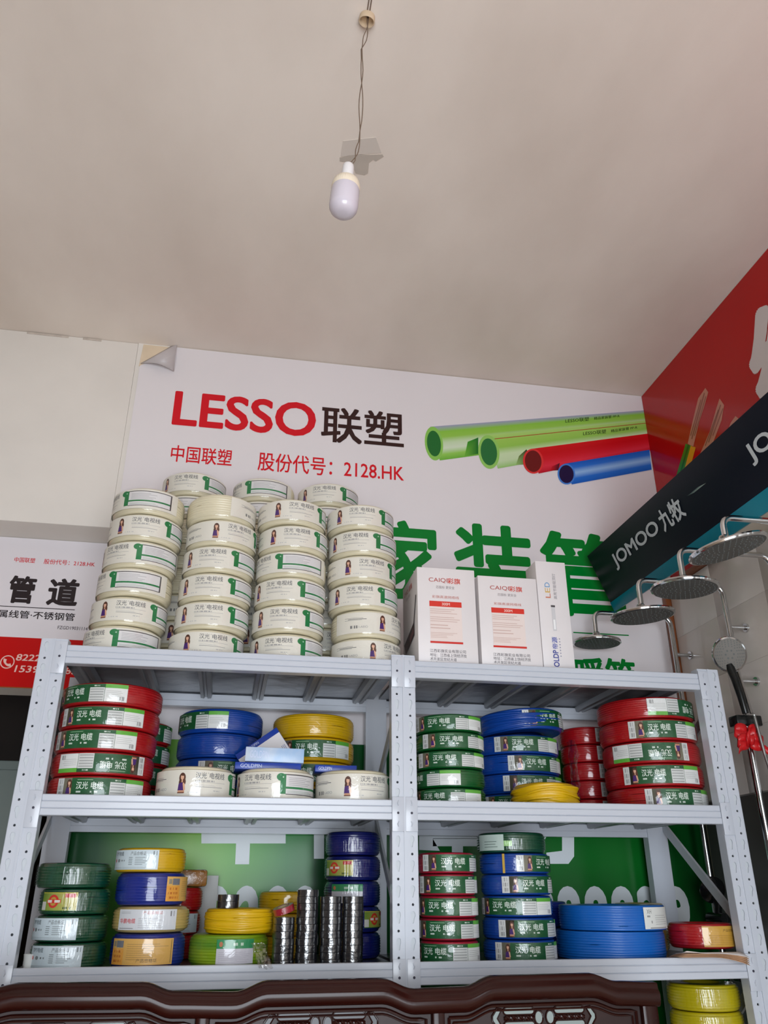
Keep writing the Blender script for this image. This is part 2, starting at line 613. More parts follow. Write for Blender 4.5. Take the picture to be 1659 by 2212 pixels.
for poly in ([(435, 1790), (617, 1790), (617, 1822), (435, 1822)], [(510, 1822), (540, 1822), (538, 1867), (508, 1867)],
             [(678, 1790), (700, 1790), (700, 1855), (678, 1855)], [(905, 1790), (1050, 1790), (1050, 1812), (905, 1812)], [(935, 1811), (1032, 1811), (1032, 1828), (935, 1828)],
             [(976, 1828), (1000, 1828), (1000, 1852), (976, 1852)], [(905, 1812), (935, 1812), (950, 1838), (905, 1836)],
             [(1214, 1790), (1240, 1790), (1240, 1850), (1214, 1838)], [(1214, 1838), (1240, 1850), (1228, 1866), (1180, 1866), (1180, 1842)], [(1150, 1790), (1190, 1790), (1172, 1822), (1150, 1822)]):
    sh.poly([(lambda p: (p.x, p.z))(at(u, v, Y=BY)) for u, v in poly], wh, 1)
obj('green_field', sh.mesh('green_field', PVINYL), ban, (0, BY - 0.0003, 0))
# peeled corner
pa, pb, pc = at(304, 786, Y=BY), at(384, 741, Y=BY), at(375, 797, Y=BY - 0.03)
n = 8
vs, fs = [], []
for i in range(n + 1):
    t = i / n
    for P in (pa, pb):
        q = P.lerp(pc, t)
        vs.append((q.x, min(BY - 0.001, BY - 0.001 - 0.035 * math.sin(PI * min(1, t * 0.9))), q.z))
fs = [(2 * i, 2 * i + 1, 2 * i + 3, 2 * i + 2) for i in range(n)]
fl = MB().add(vs, fs).build('peeled_corner', mat('banner_back', (196, 188, 188), rough=0.4), ban, recalc=False)
sm = fl.modifiers.new('thick', 'SOLIDIFY')
sm.thickness = 0.002
MB().prism([(c0.x - 0.004, c0.z), (c1.x, c0.z + 0.01), (c1.x, CZ - 0.006), (c0.x + 0.002, CZ - 0.006)], BY + 0.001, WY).build('bare_patch', mat('old_glue', (226, 206, 178), rough=0.8, var=0.08, vscale=12), ban, smooth=False)

# ------------------------------------------------------------------ sign on the recessed lintel (left)
LY = 0.766
z_red = at(0, 1375, Y=LY).z
z_bot = at(0, 1485, Y=LY).z
xr = at(178, 1450, Y=LY).x + 0.035
so = MB().box(-1.6, xr, LY, 0.7699, z_bot, 2.75).build('wall_sign', mat('sign_vinyl_white', (230, 224, 228), rough=0.3), smooth=False)
tag(so, 'white sign with black characters and red phone strip at the left under a beam', 'sign')
sh = Sheet()
sh.rect(-1.6, z_bot, xr, z_red, (196, 22, 22), 1)
sh.rect(-1.6, z_bot, xr, z_bot + 0.004, (150, 80, 40), 2)
BK = (48, 40, 42)
sh.text('中国联塑', *tb(30, 1214, 77, 1206, LY), RED, 2, bold=0.01)
sh.text('股份代号：2128.HK', *tb(94, 1218, 206, 1214, LY), RED, 2, bold=0.01)
sh.text('管', *tb(12, 1302, 82, 1246, LY), BK, 2, bold=0.035)
sh.text('道', *tb(98, 1307, 175, 1252, LY), BK, 2, bold=0.035)
a, b = at(-60, 1305, Y=LY), at(162, 1315, Y=LY)
sh.rect(-1.4, a.z - 0.003, b.x, a.z, BK, 2)
sh.text('金属线管·不锈钢管', *tb(-30, 1332, 163, 1325, LY), BK, 2, bold=0.015)
sh.text('FZGD19031114', *tb(124, 1359, 190, 1355, LY), (90, 80, 84), 2, bold=0.01)
PK = (240, 196, 186)
sh.text('82223883', *tb(33, 1427, 140, 1417, LY), PK, 2, bold=0.02, shear=0.12)
sh.text('15396988838', *tb(30, 1452, 182, 1443, LY), PK, 2, bold=0.02, shear=0.12)
c = at(16, 1430, Y=LY)
r = 0.026
for i in range(24):
    t0, t1 = 2 * PI * i / 24, 2 * PI * (i + 1) / 24
    sh.poly([(c.x + k * math.cos(t), c.z + k * math.sin(t)) for k, t in ((r, t0), (r, t1), (r - 0.004, t1), (r - 0.004, t0))], PK, 2)
for i in range(8):
    t0, t1 = PI * (0.9 + 0.09 * i), PI * (0.9 + 0.09 * (i + 1))
    wd = 0.003 + 0.003 * abs(i - 3.5) / 3.5
    sh.poly([(c.x + 0.008 + k * math.cos(t), c.z + 0.006 + k * math.sin(t)) for k, t in ((0.018 + wd, t0), (0.018 + wd, t1), (0.018 - wd, t1), (0.018 - wd, t0))], PK, 2)
obj('lettering', sh.mesh('sign_lettering', PVINYL), so, (0, LY, 0))
# grey-green cabinet standing in the dark recess
cb = empty('metal_cabinet', (-0.62, 1.25, 0))
tag(cb, 'grey-green cabinet standing in the dark recess at far left', 'cabinet')
cm = mat('cabinet_grey_green', (120, 132, 128), rough=0.5)
MB().box(-0.3, 0.34, 0, 0.4, 0, 1.94, bev=0.008).build('body', cm, cb)
MB().box(-0.29, 0.015, -0.015, 0, 0.05, 1.9, bev=0.003).build('door', cm, cb)
MB().box(0.025, 0.33, -0.015, 0, 0.05, 1.9, bev=0.003).build('door', cm, cb)

# ------------------------------------------------------------------ steel rack
rack_p = mat('rack_white_paint', (196, 201, 211), rough=0.3, coat=0.3, crough=0.15, var=0.03, vscale=6)
rack_in = mat('rack_paint_inner', (196, 202, 208), rough=0.45)
zinc = mat('deck_zinc', (118, 120, 126), rough=0.3, metal=0.75, var=0.3, vscale=9, bump=0.6, bscale=7)
LEV = [2.1125, 1.6894, 1.2667, 0.844]
DK = 0.012                                   # deck sits this much below the beam top
BX, PW = [0.0, 1.06, 2.12], 0.077
rack = empty('steel_rack', (0, 0, 0))
tag(rack, 'white slotted steel shelving rack with two bays loaded with cable coils', 'shelving')


def keyhole(cx, cz, m_):
    pts = [(-0.004, 0.014), (0.001, 0.0155), (0.0055, 0.012), (0.0065, 0.004), (0.004, -0.006), (0.003, -0.0145), (-0.0005, -0.0155), (-0.0025, -0.010), (-0.0035, -0.002), (-0.0065, 0.002), (-0.006, 0.010)]
    return [(cx + m_ * x, cz + z) for x, z in pts][::m_]


def circ(cx, cz, r, n=10):
    return [(cx + r * math.cos(2 * PI * i / n), cz + r * math.sin(2 * PI * i / n)) for i in range(n)]


PTOP = 2.128
lo1 = [[(-PW / 2, 0.0), (-0.003, 0.0), (-0.003, PTOP), (-PW / 2, PTOP)]]
lo2 = [[(0.003, 0.0), (PW / 2, 0.0), (PW / 2, PTOP), (0.003, PTOP)]]
li1, li2 = [lo1[0][:]], [lo2[0][:]]
for k in range(30):
    z = PTOP - 0.025 - 0.066 * k
    lo1 += [keyhole(-0.021, z, 1), circ(-0.021, z - 0.034, 0.0036)]
    lo2 += [keyhole(0.021, z, -1), circ(0.021, z - 0.034, 0.0036)]
    li1.append(circ(-0.021, z - 0.034, 0.0036))
    li2.append(circ(0.021, z - 0.034, 0.0036))
pm = MB()
for l in (lo1, lo2):
    v_, f_ = plate(l, 0.0, 0.0016)
    pm.add(v_, f_)
for l in (li1, li2):
    v_, f_ = plate(l, 0.0034, 0.0044)
    pm.add(v_, f_, 1)
pm.box(-0.003, 0.003, -0.003, 0.0016, 0, PTOP)                     # centre ridge
pm.box(-PW / 2, -PW / 2 + 0.0016, 0.0, 0.038, 0, PTOP).box(PW / 2 - 0.0016, PW / 2, 0.0, 0.038, 0, PTOP).box(-PW / 2, PW / 2, 0.037, 0.0386, 0, PTOP)
pme = pm.mesh('post', [rack_p, rack_in], smooth=False, recalc=False)
for x in BX:
    obj('post', pme, rack, (x, 0, 0))
    obj('post', pme, rack, (x, 0.54, 0), (0, 0, PI))
# beams: folded profile with two long grooves
BHT = 0.056
prof = [(0.004, BHT), (0.002, BHT - 0.002), (0.002, 0.040), (0.004, 0.0385), (0.002, 0.037), (0.0005, 0.036), (0.0005, 0.021), (0.003, 0.0195), (0.0005, 0.018), (-0.001, 0.017), (-0.001, 0.002), (0.001, 0.0),
        (0.034, 0.0), (0.034, 0.018), (0.036, 0.02), (0.036, BHT - 0.014), (0.020, BHT - 0.013), (0.018, BHT)]
bl_ = 1.06 - PW
bme = MB().xprism(prof, 0, bl_).mesh('beam', rack_p, ang=0.5)
ep = MB().box(-0.0365, 0.0, -0.0045, -0.0022, -0.032, BHT + 0.008, bev=0.001)
for z in (0.046, -0.012):
    ep.tube([(-0.019, -0.0045, z - 0.007), (-0.0165, -0.007, z), (-0.02, -0.0045, z + 0.008)], 0.0016, 6)
epl = ep.mesh('end_plate', rack_p)
ep = MB().box(0, 0.0365, -0.0045, -0.0022, -0.032, BHT + 0.008, bev=0.001)
for z in (0.046, -0.012):
    ep.tube([(0.019, -0.0045, z - 0.007), (0.0165, -0.007, z), (0.02, -0.0045, z + 0.008)], 0.0016, 6)
epr = ep.mesh('end_plate', rack_p)
hole = MB().lathe([(0.0001, 0), (0.0036, 0), (0.0036, 0.0006), (0.0001, 0.0006)], 10).mesh('hole_disc', mat('hole_shade', (48, 46, 62), rough=0.6))  # end plate hole: its dark inside is painted as a disc
dk = MB().box(0, 1.06 - 0.02, 0.021, 0.521, -0.010, 0)
dkm = dk.mesh('deck', zinc, smooth=False)
cbm = MB().xprism([(-0.022, 0), (-0.018, -0.018), (-0.007, -0.02), (-0.004, -0.014), (0.004, -0.014), (0.007, -0.02), (0.018, -0.018), (0.022, 0)], 0, 0.46).mesh('crossbar', mat('crossbar_zinc', (140, 142, 146), rough=0.35, metal=0.5), ang=0.4)
for li, z in enumerate(LEV):
    for b_ in range(2):
        x0 = BX[b_] + PW / 2
        bo = obj('beam', bme, rack, (x0, 0, z - BHT))
        obj('end_plate', epl, bo)
        obj('end_plate', epr, bo, (bl_, 0, 0))
        for xx in (-0.018, bl_ + 0.018):
            obj('hole_disc', hole, bo, (xx, -0.0045, 0.019), (PI / 2, 0, 0))
        obj('beam', bme, rack, (x0 + bl_, 0.54, z - BHT - DK - 0.0004), (0, 0, PI))
        d = obj('deck', dkm, rack, (BX[b_] + 0.01, 0, z - DK))
        for i in range(6):
            xx = 0.06 + 0.92 * i / 5
            obj('crossbar', cbm, d, (xx, 0.04, -0.010), (0, 0, PI / 2))
# side braces
brm = rack_in
for x, dx in ((0.0, -0.026), (1.06, 0.0), (2.12, 0.027)):
    for (ya, za, yb, zb) in ((0.035, 2.03, 0.505, 1.76), (0.505, 1.665, 0.035, 1.30), (0.035, 1.22, 0.505, 0.88), (0.035, 0.80, 0.505, 0.3)):
        MB().tube([(x + dx, ya, za), (x + dx, yb, zb)], 0.0, 4).v
        d = Vector((0, yb - ya, zb - za)).normalized()
        nrm = Vector((0, -d.z, d.y)) * 0.016
        A_, B_ = Vector((x + dx, ya, za)), Vector((x + dx, yb, zb))
        vs = []
        for sx in (-0.004, 0.004):
            for P in (A_ - nrm, A_ + nrm, B_ + nrm, B_ - nrm):
                vs.append(P + Vector((sx, 0, 0)))
        MB().add(vs, [(0, 1, 2, 3), (7, 6, 5, 4), (0, 4, 5, 1), (1, 5, 6, 2), (2, 6, 7, 3), (3, 7, 4, 0)]).build('brace', brm, rack, smooth=False)

# ------------------------------------------------------------------ cable coils
def coil_mesh(R, H, rows, m, ri=0.52, corner=0.16, seed=0, loose=0.0, tops=5, n=72):
    """wound coil: every turn of wire a bump on the outside, top and bottom rounded off"""
    r = random.Random(seed)
    P = []
    rin = R * ri
    w = H / rows

    def rad(z):
        t = abs(2 * z / H - 1)
        return R - corner * H * max(0.0, (t - 0.45) / 0.55) ** 2.2
    for i in range(tops + 1):
        P.append((rin + (rad(0) - w * 0.4 - rin) * i / tops - (0 if i else 0), 0.0 + (0.0012 if i % 2 else 0.0)))
    for i in range(rows):
        z0 = w * i
        for f, d in ((0.06, 0.42), (0.28, 0.06), (0.5, 0.0), (0.72, 0.06), (0.94, 0.42)):
            P.append((rad(z0 + w * f) - d * w * 0.62, z0 + w * f))
    for i in range(tops, -1, -1):
        P.append((rin + (rad(H) - w * 0.4 - rin) * i / tops, H - (0.0012 if i % 2 else 0.0)))
    for i in range(1, 4):
        P.append((rin + 0.002 * (i % 2), H * (1 - i / 4)))
    ph = [r.random() * 6.28 for _ in range(8)]
    am = 0.0007 + 0.004 * loose
    rowp = [r.random() * 6.28 for _ in range(rows + 1)]

    def warp(a, i, rr, z):
        k = (am * math.sin(2 * a + ph[0]) + am * 0.6 * math.sin(3 * a + ph[1]) + am * 0.35 * math.sin(7 * a + ph[2])) * (rr / R)
        dz = 0.0
        if tops < i < tops + 1 + rows * 5 and 0.1 * H < z < 0.9 * H:
            row = (i - tops - 1) // 5
            dz = (0.07 + loose) * w * math.sin((1 + row % 3) * a + rowp[min(row, rows)])
            if loose:
                k += loose * 0.004 * math.sin(2 * a + rowp[min(row, rows)] * 3)
        return rr + k, z + dz
    return MB().lathe(P, n, 0, warp, closed=True).mesh('coil', m, ang=3.2)


def wire(name, c, **k):
    a = dict(rough=0.42, coat=0.25, crough=0.15, wrinkle=0.2, wscale=26, var=0.08, vscale=7)
    a.update(k)
    return mat(name, c, **a)


WM = {
    'cream': wire('wire_cream', (228, 219, 190), wrinkle=0.22),
    'red': wire('wire_red', (172, 12, 20)),
    'pinkred': wire('wire_rose_red', (172, 28, 54)),
    'blue': wire('wire_blue', (8, 66, 156)),
    'sky': wire('wire_sky_blue', (10, 98, 186), wrinkle=0.1, coat=0.5),
    'navy': wire('wire_navy', (6, 20, 100), coat=1.0),
    'royal': wire('wire_royal_blue', (10, 38, 134)),
    'green': wire('wire_green', (0, 86, 32)),
    'dgreen': wire('wire_bottle_green', (0, 72, 44), coat=1.0),
    'yellow': wire('wire_yellow', (216, 172, 4)),
    'olive': wire('wire_lemon', (196, 180, 10), coat=1.0),
    'beige': wire('wire_beige', (206, 180, 110), coat=1.0),
    'yg': wire('wire_yellow_green', (164, 186, 22), c2=(84, 140, 22), vscale=9, stretch=(0.4, 0.4, 3)),
}
COILC, LABC, FILMC = {}, {}, {}


def woman(s, x, t, h, left=True):
    """small printed figure: long brown hair, purple dress"""
    s.ell(x, t + h * 0.72, h * 0.17, h * 0.25, (84, 46, 32), 2, 14)
    s.ell(x + h * 0.06, t + h * 0.52, h * 0.13, h * 0.2, (96, 54, 38), 2.3, 12)
    s.ell(x - h * 0.07, t + h * 0.5, h * 0.1, h * 0.16, (78, 42, 32), 2.6, 12)
    s.poly([(x - h * 0.2, t + h * 0.1), (x + h * 0.14, t + h * 0.1), (x + h * 0.16, t + h * 0.42), (x, t + h * 0.5), (x - h * 0.17, t + h * 0.44)], (70, 30, 110), 3)
    s.poly([(x - h * 0.19, t), (x + h * 0.16, t), (x + h * 0.14, t + h * 0.12), (x - h * 0.18, t + h * 0.12)], (206, 152, 120), 3.4)
    s.poly([(x - h * 0.2, t - h * 0.02), (x + h * 0.14, t - h * 0.02), (x + h * 0.14, t + h * 0.04), (x - h * 0.2, t + h * 0.04)], (120, 70, 50), 4)
    s.poly([(x + h * 0.1, t + h * 0.12), (x + h * 0.19, t + h * 0.14), (x + h * 0.15, t + h * 0.42), (x + h * 0.07, t + h * 0.5), (x + h * 0.04, t + h * 0.44)], (222, 172, 140), 4.3)
    s.ell(x, t + h * 0.75, h * 0.085, h * 0.125, (226, 178, 150), 4.8, 12)
    s.ell(x + h * 0.02, t + h * 0.87, h * 0.1, h * 0.06, (84, 46, 32), 5.4, 10)
    s.poly([(x - h * 0.03, t + h * 0.5), (x + h * 0.04, t + h * 0.5), (x + h * 0.04, t + h * 0.66), (x - h * 0.03, t + h * 0.66)], (214, 164, 134), 4.6)


GY, DKG = (150, 150, 152), (92, 92, 96)


def lab_tv(H):
    s = Sheet()
    h = H * 0.74
    a, b = -h / 2, h / 2
    D = 0.00213
    PAP = (228, 224, 212)
    s.rect(-80 * D, a, 165 * D, b, PAP, 0)
    s.lines(-62 * D, a + h * 0.62, -30 * D, a + h * 0.82, 2, (120, 120, 124), 1, 4, 0.14)
    s.rect(-56 * D, a + h * 0.66, -26 * D, a + h * 0.685, DKG, 1)
    s.code(-52 * D, a + h * 0.22, -40 * D, a + h * 0.36, 10, 1, DKG, 1, 3)
    s.text('I-AEIO', -38 * D, a + h * 0.24, -24 * D, a + h * 0.34, GY, 1)
    woman(s, 0, a + h * 0.14, h * 0.78)
    s.text('汉光', 18 * D, a + h * 0.68, 33 * D, a + h * 0.92, (96, 98, 102), 1, bold=0.012)
    s.text('®', 34 * D, a + h * 0.86, 36 * D, a + h * 0.92, GY, 1)
    s.text('电视线', 37 * D, a + h * 0.68, 61 * D, a + h * 0.92, (96, 98, 102), 1, bold=0.012)
    s.code(18 * D, a + h * 0.565, 46 * D, a + h * 0.625, 26, 1, GY, 1, 8)
    s.rect(18 * D, a + h * 0.535, 62 * D, a + h * 0.545, GY, 1)
    s.rect(19 * D, a + h * 0.36, 58 * D, a + h * 0.375, (120, 120, 124), 1)
    s.lines(19 * D, a + h * 0.40, 56 * D, a + h * 0.48, 2, (178, 178, 180), 1, 5, 0.2)
    s.code(44 * D, a + h * 0.22, 56 * D, a + h * 0.26, 10, 1, (180, 180, 180), 1, 9)
    s.code(9 * D, a + h * 0.14, 24 * D, a + h * 0.18, 14, 1, (190, 190, 190), 1, 11)
    g = (22, 122, 66)
    s.ell(75 * D, a + h * 0.80, 6.5 * D, h * 0.15, g, 1, 16)
    s.code(71 * D, a + h * 0.77, 79 * D, a + h * 0.83, 8, 1, (190, 220, 196), 2, 5)
    s.rect(74 * D, a + h * 0.16, 82 * D, a + h * 0.92, g, 1)
    s.rect(82 * D, a + h * 0.14, 152 * D, a + h * 0.92, (70, 66, 68), 1)
    s.rect(82 * D, a + h * 0.17, 149.5 * D, a + h * 0.88, (222, 220, 220), 2)
    s.rect(82 * D, a + h * 0.36, 149.5 * D, a + h * 0.44, g, 3)
    s.lines(86 * D, a + h * 0.50, 128 * D, a + h * 0.84, 5, (170, 168, 172), 3, 7, 0.3, 0.5)
    s.lines(84 * D, a + h * 0.21, 140 * D, a + h * 0.32, 2, (170, 186, 172), 3, 12, 0.35)
    return s


def lab_cable(H):
    s = Sheet()
    h = min(H * 0.78, 0.056)
    a, b = -h / 2, h / 2
    g = (14, 84, 42)
    L = 0.27
    X = lambda x: x - L / 2
    s.rect(X(0), a, X(L), b, (214, 216, 214), 0)
    for i in range(3):
        s.code(X(0.004), a + h * (0.08 + 0.31 * i), X(0.019), a + h * (0.31 + 0.31 * i), 9, 1, (150, 150, 150), 1, i)
    s.rect(X(0.023), a, X(0.158), b, g, 1)
    s.rect(X(0.023), a, X(0.06), b, (120, 116, 96), 1)
    s.poly([(X(0.045), a), (X(0.062), a), (X(0.062), b), (X(0.05), b)], g, 2)
    woman(s, X(0.042), a + h * 0.06, h * 0.9)
    wt = (226, 236, 226)
    s.text('汉光', X(0.064), a + h * 0.40, X(0.098), a + h * 0.80, wt, 2, bold=0.014)
    s.text('电缆', X(0.106), a + h * 0.40, X(0.140), a + h * 0.80, wt, 2, bold=0.014)
    s.code(X(0.066), a + h * 0.22, X(0.086), a + h * 0.31, 9, 1, wt, 2, 4)
    s.code(X(0.092), a + h * 0.22, X(0.128), a + h * 0.31, 16, 1, wt, 2, 5)
    s.rect(X(0.066), a + h * 0.88, X(0.11), a + h * 0.91, (150, 190, 150), 2)
    s.rect(X(0.158), a + h * 0.80, X(0.204), b, g, 1)
    s.code(X(0.166), a + h * 0.86, X(0.19), a + h * 0.93, 10, 1, wt, 2, 6)
    for i in range(5):
        s.rect(X(0.160), a + h * (0.06 + 0.15 * i), X(0.200), a + h * (0.13 + 0.15 * i), (168, 172, 170), 1)
    s.rect(X(0.203), a, X(0.204), b, g, 2)
    s.rect(X(0.204), a + h * 0.78, X(L), b, (96, 176, 60), 1)
    s.rect(X(0.204), a + h * 0.04, X(L - 0.002), a + h * 0.78, (230, 232, 230), 1)
    s.lines(X(0.208), a + h * 0.3, X(L - 0.006), a + h * 0.7, 4, (180, 182, 180), 2, 3, 0.2)
    s.code(X(L - 0.022), a + h * 0.08, X(L - 0.008), a + h * 0.30, 7, 1, (150, 150, 150), 2, 7)
    return s


def lab_tpt(H):
    s = Sheet()
    h = min(H * 0.80, 0.052)
    a, b = -h / 2, h / 2
    L = 0.155
    X = lambda x: x - L / 2
    s.rect(X(0), a, X(L), b, (206, 220, 226), 0)
    s.text('TPT电缆', X(0.01), a + h * 0.70, X(0.05), a + h * 0.92, (70, 84, 92), 1, bold=0.01)
    s.text('产品合格证', X(0.075), a + h * 0.72, X(0.12), a + h * 0.92, (86, 92, 96), 1)
    s.code(X(0.136), a + h * 0.72, X(0.15), a + h * 0.94, 8, 1, (90, 100, 104), 1, 2)
    s.ell(X(0.013), a + h * 0.46, 0.0035, h * 0.09, (196, 60, 50), 1, 10)
    s.ell(X(0.03), a + h * 0.46, 0.006, h * 0.09, (130, 140, 140), 1, 12)
    s.code(X(0.042), a + h * 0.42, X(0.056), a + h * 0.50, 7, 1, (110, 118, 120), 1, 3)
    for i in range(5):
        s.rect(X(0.070), a + h * (0.24 + 0.09 * i), X(0.082), a + h * (0.27 + 0.09 * i), (110, 120, 124), 1)
        s.rect(X(0.090), a + h * (0.24 + 0.09 * i), X(0.112 + 0.007 * (i % 3)), a + h * (0.27 + 0.09 * i), (140, 150, 154), 1)
    s.lines(X(0.006), a + h * 0.04, X(0.148), a + h * 0.16, 2, (150, 162, 168), 1, 6, 0.3, 0.2)
    return s


def lab_orange(H):
    s = Sheet()
    h = min(H * 0.78, 0.062)
    a, b = -h / 2, h / 2
    L = 0.185
    X = lambda x: x - L / 2
    s.rect(X(0), a, X(L), b, (226, 178, 96), 0)
    s.rect(X(0.006), a + h * 0.70, X(0.016), a + h * 0.9, (150, 140, 120), 1)
    s.rect(X(0.018), a + h * 0.66, X(0.044), a + h * 0.92, (120, 122, 130), 1)
    s.rect(X(0.0), a, X(0.046), a + h * 0.62, (232, 164, 66), 1)
    for i in range(3):
        s.code(X(0.006), a + h * (0.1 + 0.18 * i), X(0.04), a + h * (0.19 + 0.18 * i), 16, 1, (190, 100, 40), 2, i)
    s.lines(X(0.056), a + h * 0.2, X(0.172), a + h * 0.86, 8, (176, 138, 80), 1, 5, 0.22, 0.5)
    s.text('产品合格证', X(0.085), a + h * 0.10, X(0.14), a + h * 0.24, (120, 96, 60), 1)
    s.rect(X(0.178), a + h * 0.06, X(0.180), a + h * 0.96, (130, 110, 70), 1)
    return s


def lab_hp(H):
    s = Sheet()
    h = min(H * 0.80, 0.05)
    a, b = -h / 2, h / 2
    L = 0.17
    X = lambda x: x - L / 2
    s.rect(X(0), a, X(L), b, (218, 220, 224), 0)
    s.text('华鹏电缆', X(0.006), a + h * 0.32, X(0.056), a + h * 0.56, (206, 60, 70), 1, bold=0.015)
    s.text('产品合格证', X(0.075), a + h * 0.76, X(0.128), a + h * 0.92, (200, 110, 110), 1)
    s.code(X(0.146), a + h * 0.66, X(0.162), a + h * 0.92, 8, 1, (110, 110, 112), 1, 2)
    s.lines(X(0.064), a + h * 0.12, X(0.162), a + h * 0.64, 6, (170, 172, 176), 1, 5, 0.25, 0.5)
    s.lines(X(0.006), a + h * 0.06, X(0.054), a + h * 0.14, 1, (150, 150, 156), 1, 5, 0.5, 0.1)
    s.lines(X(0.008), a + h * 0.8, X(0.05), a + h * 0.92, 2, (160, 164, 170), 1, 6, 0.3, 0.3)
    return s


def lab_boat(H):
    s = Sheet()
    h = min(H * 0.70, 0.046)
    a, b = -h / 2, h / 2
    L = 0.105
    X = lambda x: x - L / 2
    s.poly([(X(0), a), (X(L), a), (X(L), b), (X(0), b)], [(120, 150, 40), (190, 180, 96), (206, 190, 110), (96, 130, 40)], 0)
    s.rect(X(0), a + h * 0.05, X(0.016), a + h * 0.5, (206, 204, 196), 1)
    s.rect(X(0), a, X(L), a + h * 0.04, (60, 110, 40), 1)
    s.rect(X(0), b - h * 0.04, X(L), b, (196, 190, 60), 1)
    s.ell(X(0.040), a + h * 0.52, 0.016, h * 0.36, (206, 44, 34), 1, 20)
    s.ell(X(0.040), a + h * 0.52, 0.010, h * 0.24, (190, 150, 60), 2, 16)
    s.rect(X(0.020), a + h * 0.42, X(0.062), a + h * 0.62, (214, 60, 44), 3)
    s.rect(X(0.022), a + h * 0.45, X(0.036), a + h * 0.59, (226, 216, 206), 4)
    s.rect(X(0.044), a + h * 0.45, X(0.060), a + h * 0.59, (226, 216, 206), 4)
    s.ell(X(0.040), a + h * 0.52, 0.004, h * 0.11, (206, 44, 34), 5, 10)
    s.rect(X(0.072), a + h * 0.72, X(0.1), a + h * 0.94, (196, 60, 60), 1)
    s.code(X(0.06), a + h * 0.1, X(0.095), a + h * 0.22, 8, 1, (70, 90, 40), 1, 6)
    return s


def lab_head(H):
    s = Sheet()
    h = min(H * 0.74, 0.06)
    a, b = -h / 2, h / 2
    L = 0.105
    X = lambda x: x - L / 2
    s.rect(X(0), a, X(L), b, (206, 204, 212), 0)
    s.rect(X(0), a + h * 0.62, X(L), b, (34, 140, 84), 1)
    s.ell(X(0.012), a + h * 0.8, 0.005, h * 0.11, (196, 120, 80), 2, 12)
    s.code(X(0.046), a + h * 0.74, X(0.074), a + h * 0.86, 7, 1, (206, 226, 206), 2, 3)
    s.lines(X(0.006), a + h * 0.08, X(0.096), a + h * 0.54, 6, (182, 178, 190), 1, 4, 0.2)
    return s


def lab_paper(H):
    s = Sheet()
    h = min(H * 0.84, 0.062)
    a, b = -h / 2, h / 2
    L = 0.13
    X = lambda x: x - L / 2
    s.rect(X(0), a, X(L), b, (222, 224, 220), 0)
    s.text('XH', X(0.012), a + h * 0.7, X(0.03), a + h * 0.9, (110, 112, 110), 1)
    s.code(X(0.012), a + h * 0.54, X(0.03), a + h * 0.62, 9, 1, (130, 130, 130), 1, 4)
    s.code(X(0.012), a + h * 0.26, X(0.034), a + h * 0.38, 9, 1, (140, 140, 140), 1, 5)
    s.lines(X(0.045), a + h * 0.2, X(0.12), a + h * 0.7, 5, (170, 172, 170), 1, 7, 0.22)
    s.lines(X(0.02), a + h * 0.03, X(0.12), a + h * 0.1, 1, (120, 120, 120), 1, 8, 0.5)
    return s


def lab_white(H):
    s = Sheet()
    h = min(H * 0.8, 0.045)
    a, b = -h / 2, h / 2
    s.rect(-0.05, a, 0.05, b, (196, 214, 206), 0)
    s.lines(-0.02, a + h * 0.2, 0.035, a + h * 0.7, 3, (110, 130, 124), 1, 3, 0.25)
    s.rect(0.05, a + h * 0.25, 0.075, a + h * 0.6, (150, 200, 120), 0)
    return s


def lab_gold(H):
    s = Sheet()
    h = min(H * 0.8, 0.056)
    a, b = -h / 2, h / 2
    s.rect(-0.07, a, 0.07, b, (206, 158, 60), 0)
    s.text('产品合格证', -0.005, a + h * 0.72, 0.05, a + h * 0.86, (120, 84, 30), 1, bold=0.01)
    s.lines(-0.055, a + h * 0.12, 0.06, a + h * 0.62, 6, (170, 124, 44), 1, 4, 0.25)
    return s


LABELS = {'tv': lab_tv, 'cable': lab_cable, 'tpt': lab_tpt, 'orange': lab_orange, 'hp': lab_hp, 'boat': lab_boat, 'head': lab_head, 'paper': lab_paper, 'white': lab_white, 'gold': lab_gold}
TVW, TVG = 0.0, 74.0            # degrees along the label: figure, green box


def rel(fr):
    return math.degrees(math.asin(max(-1, min(1, fr))))


RND = random.Random(5)


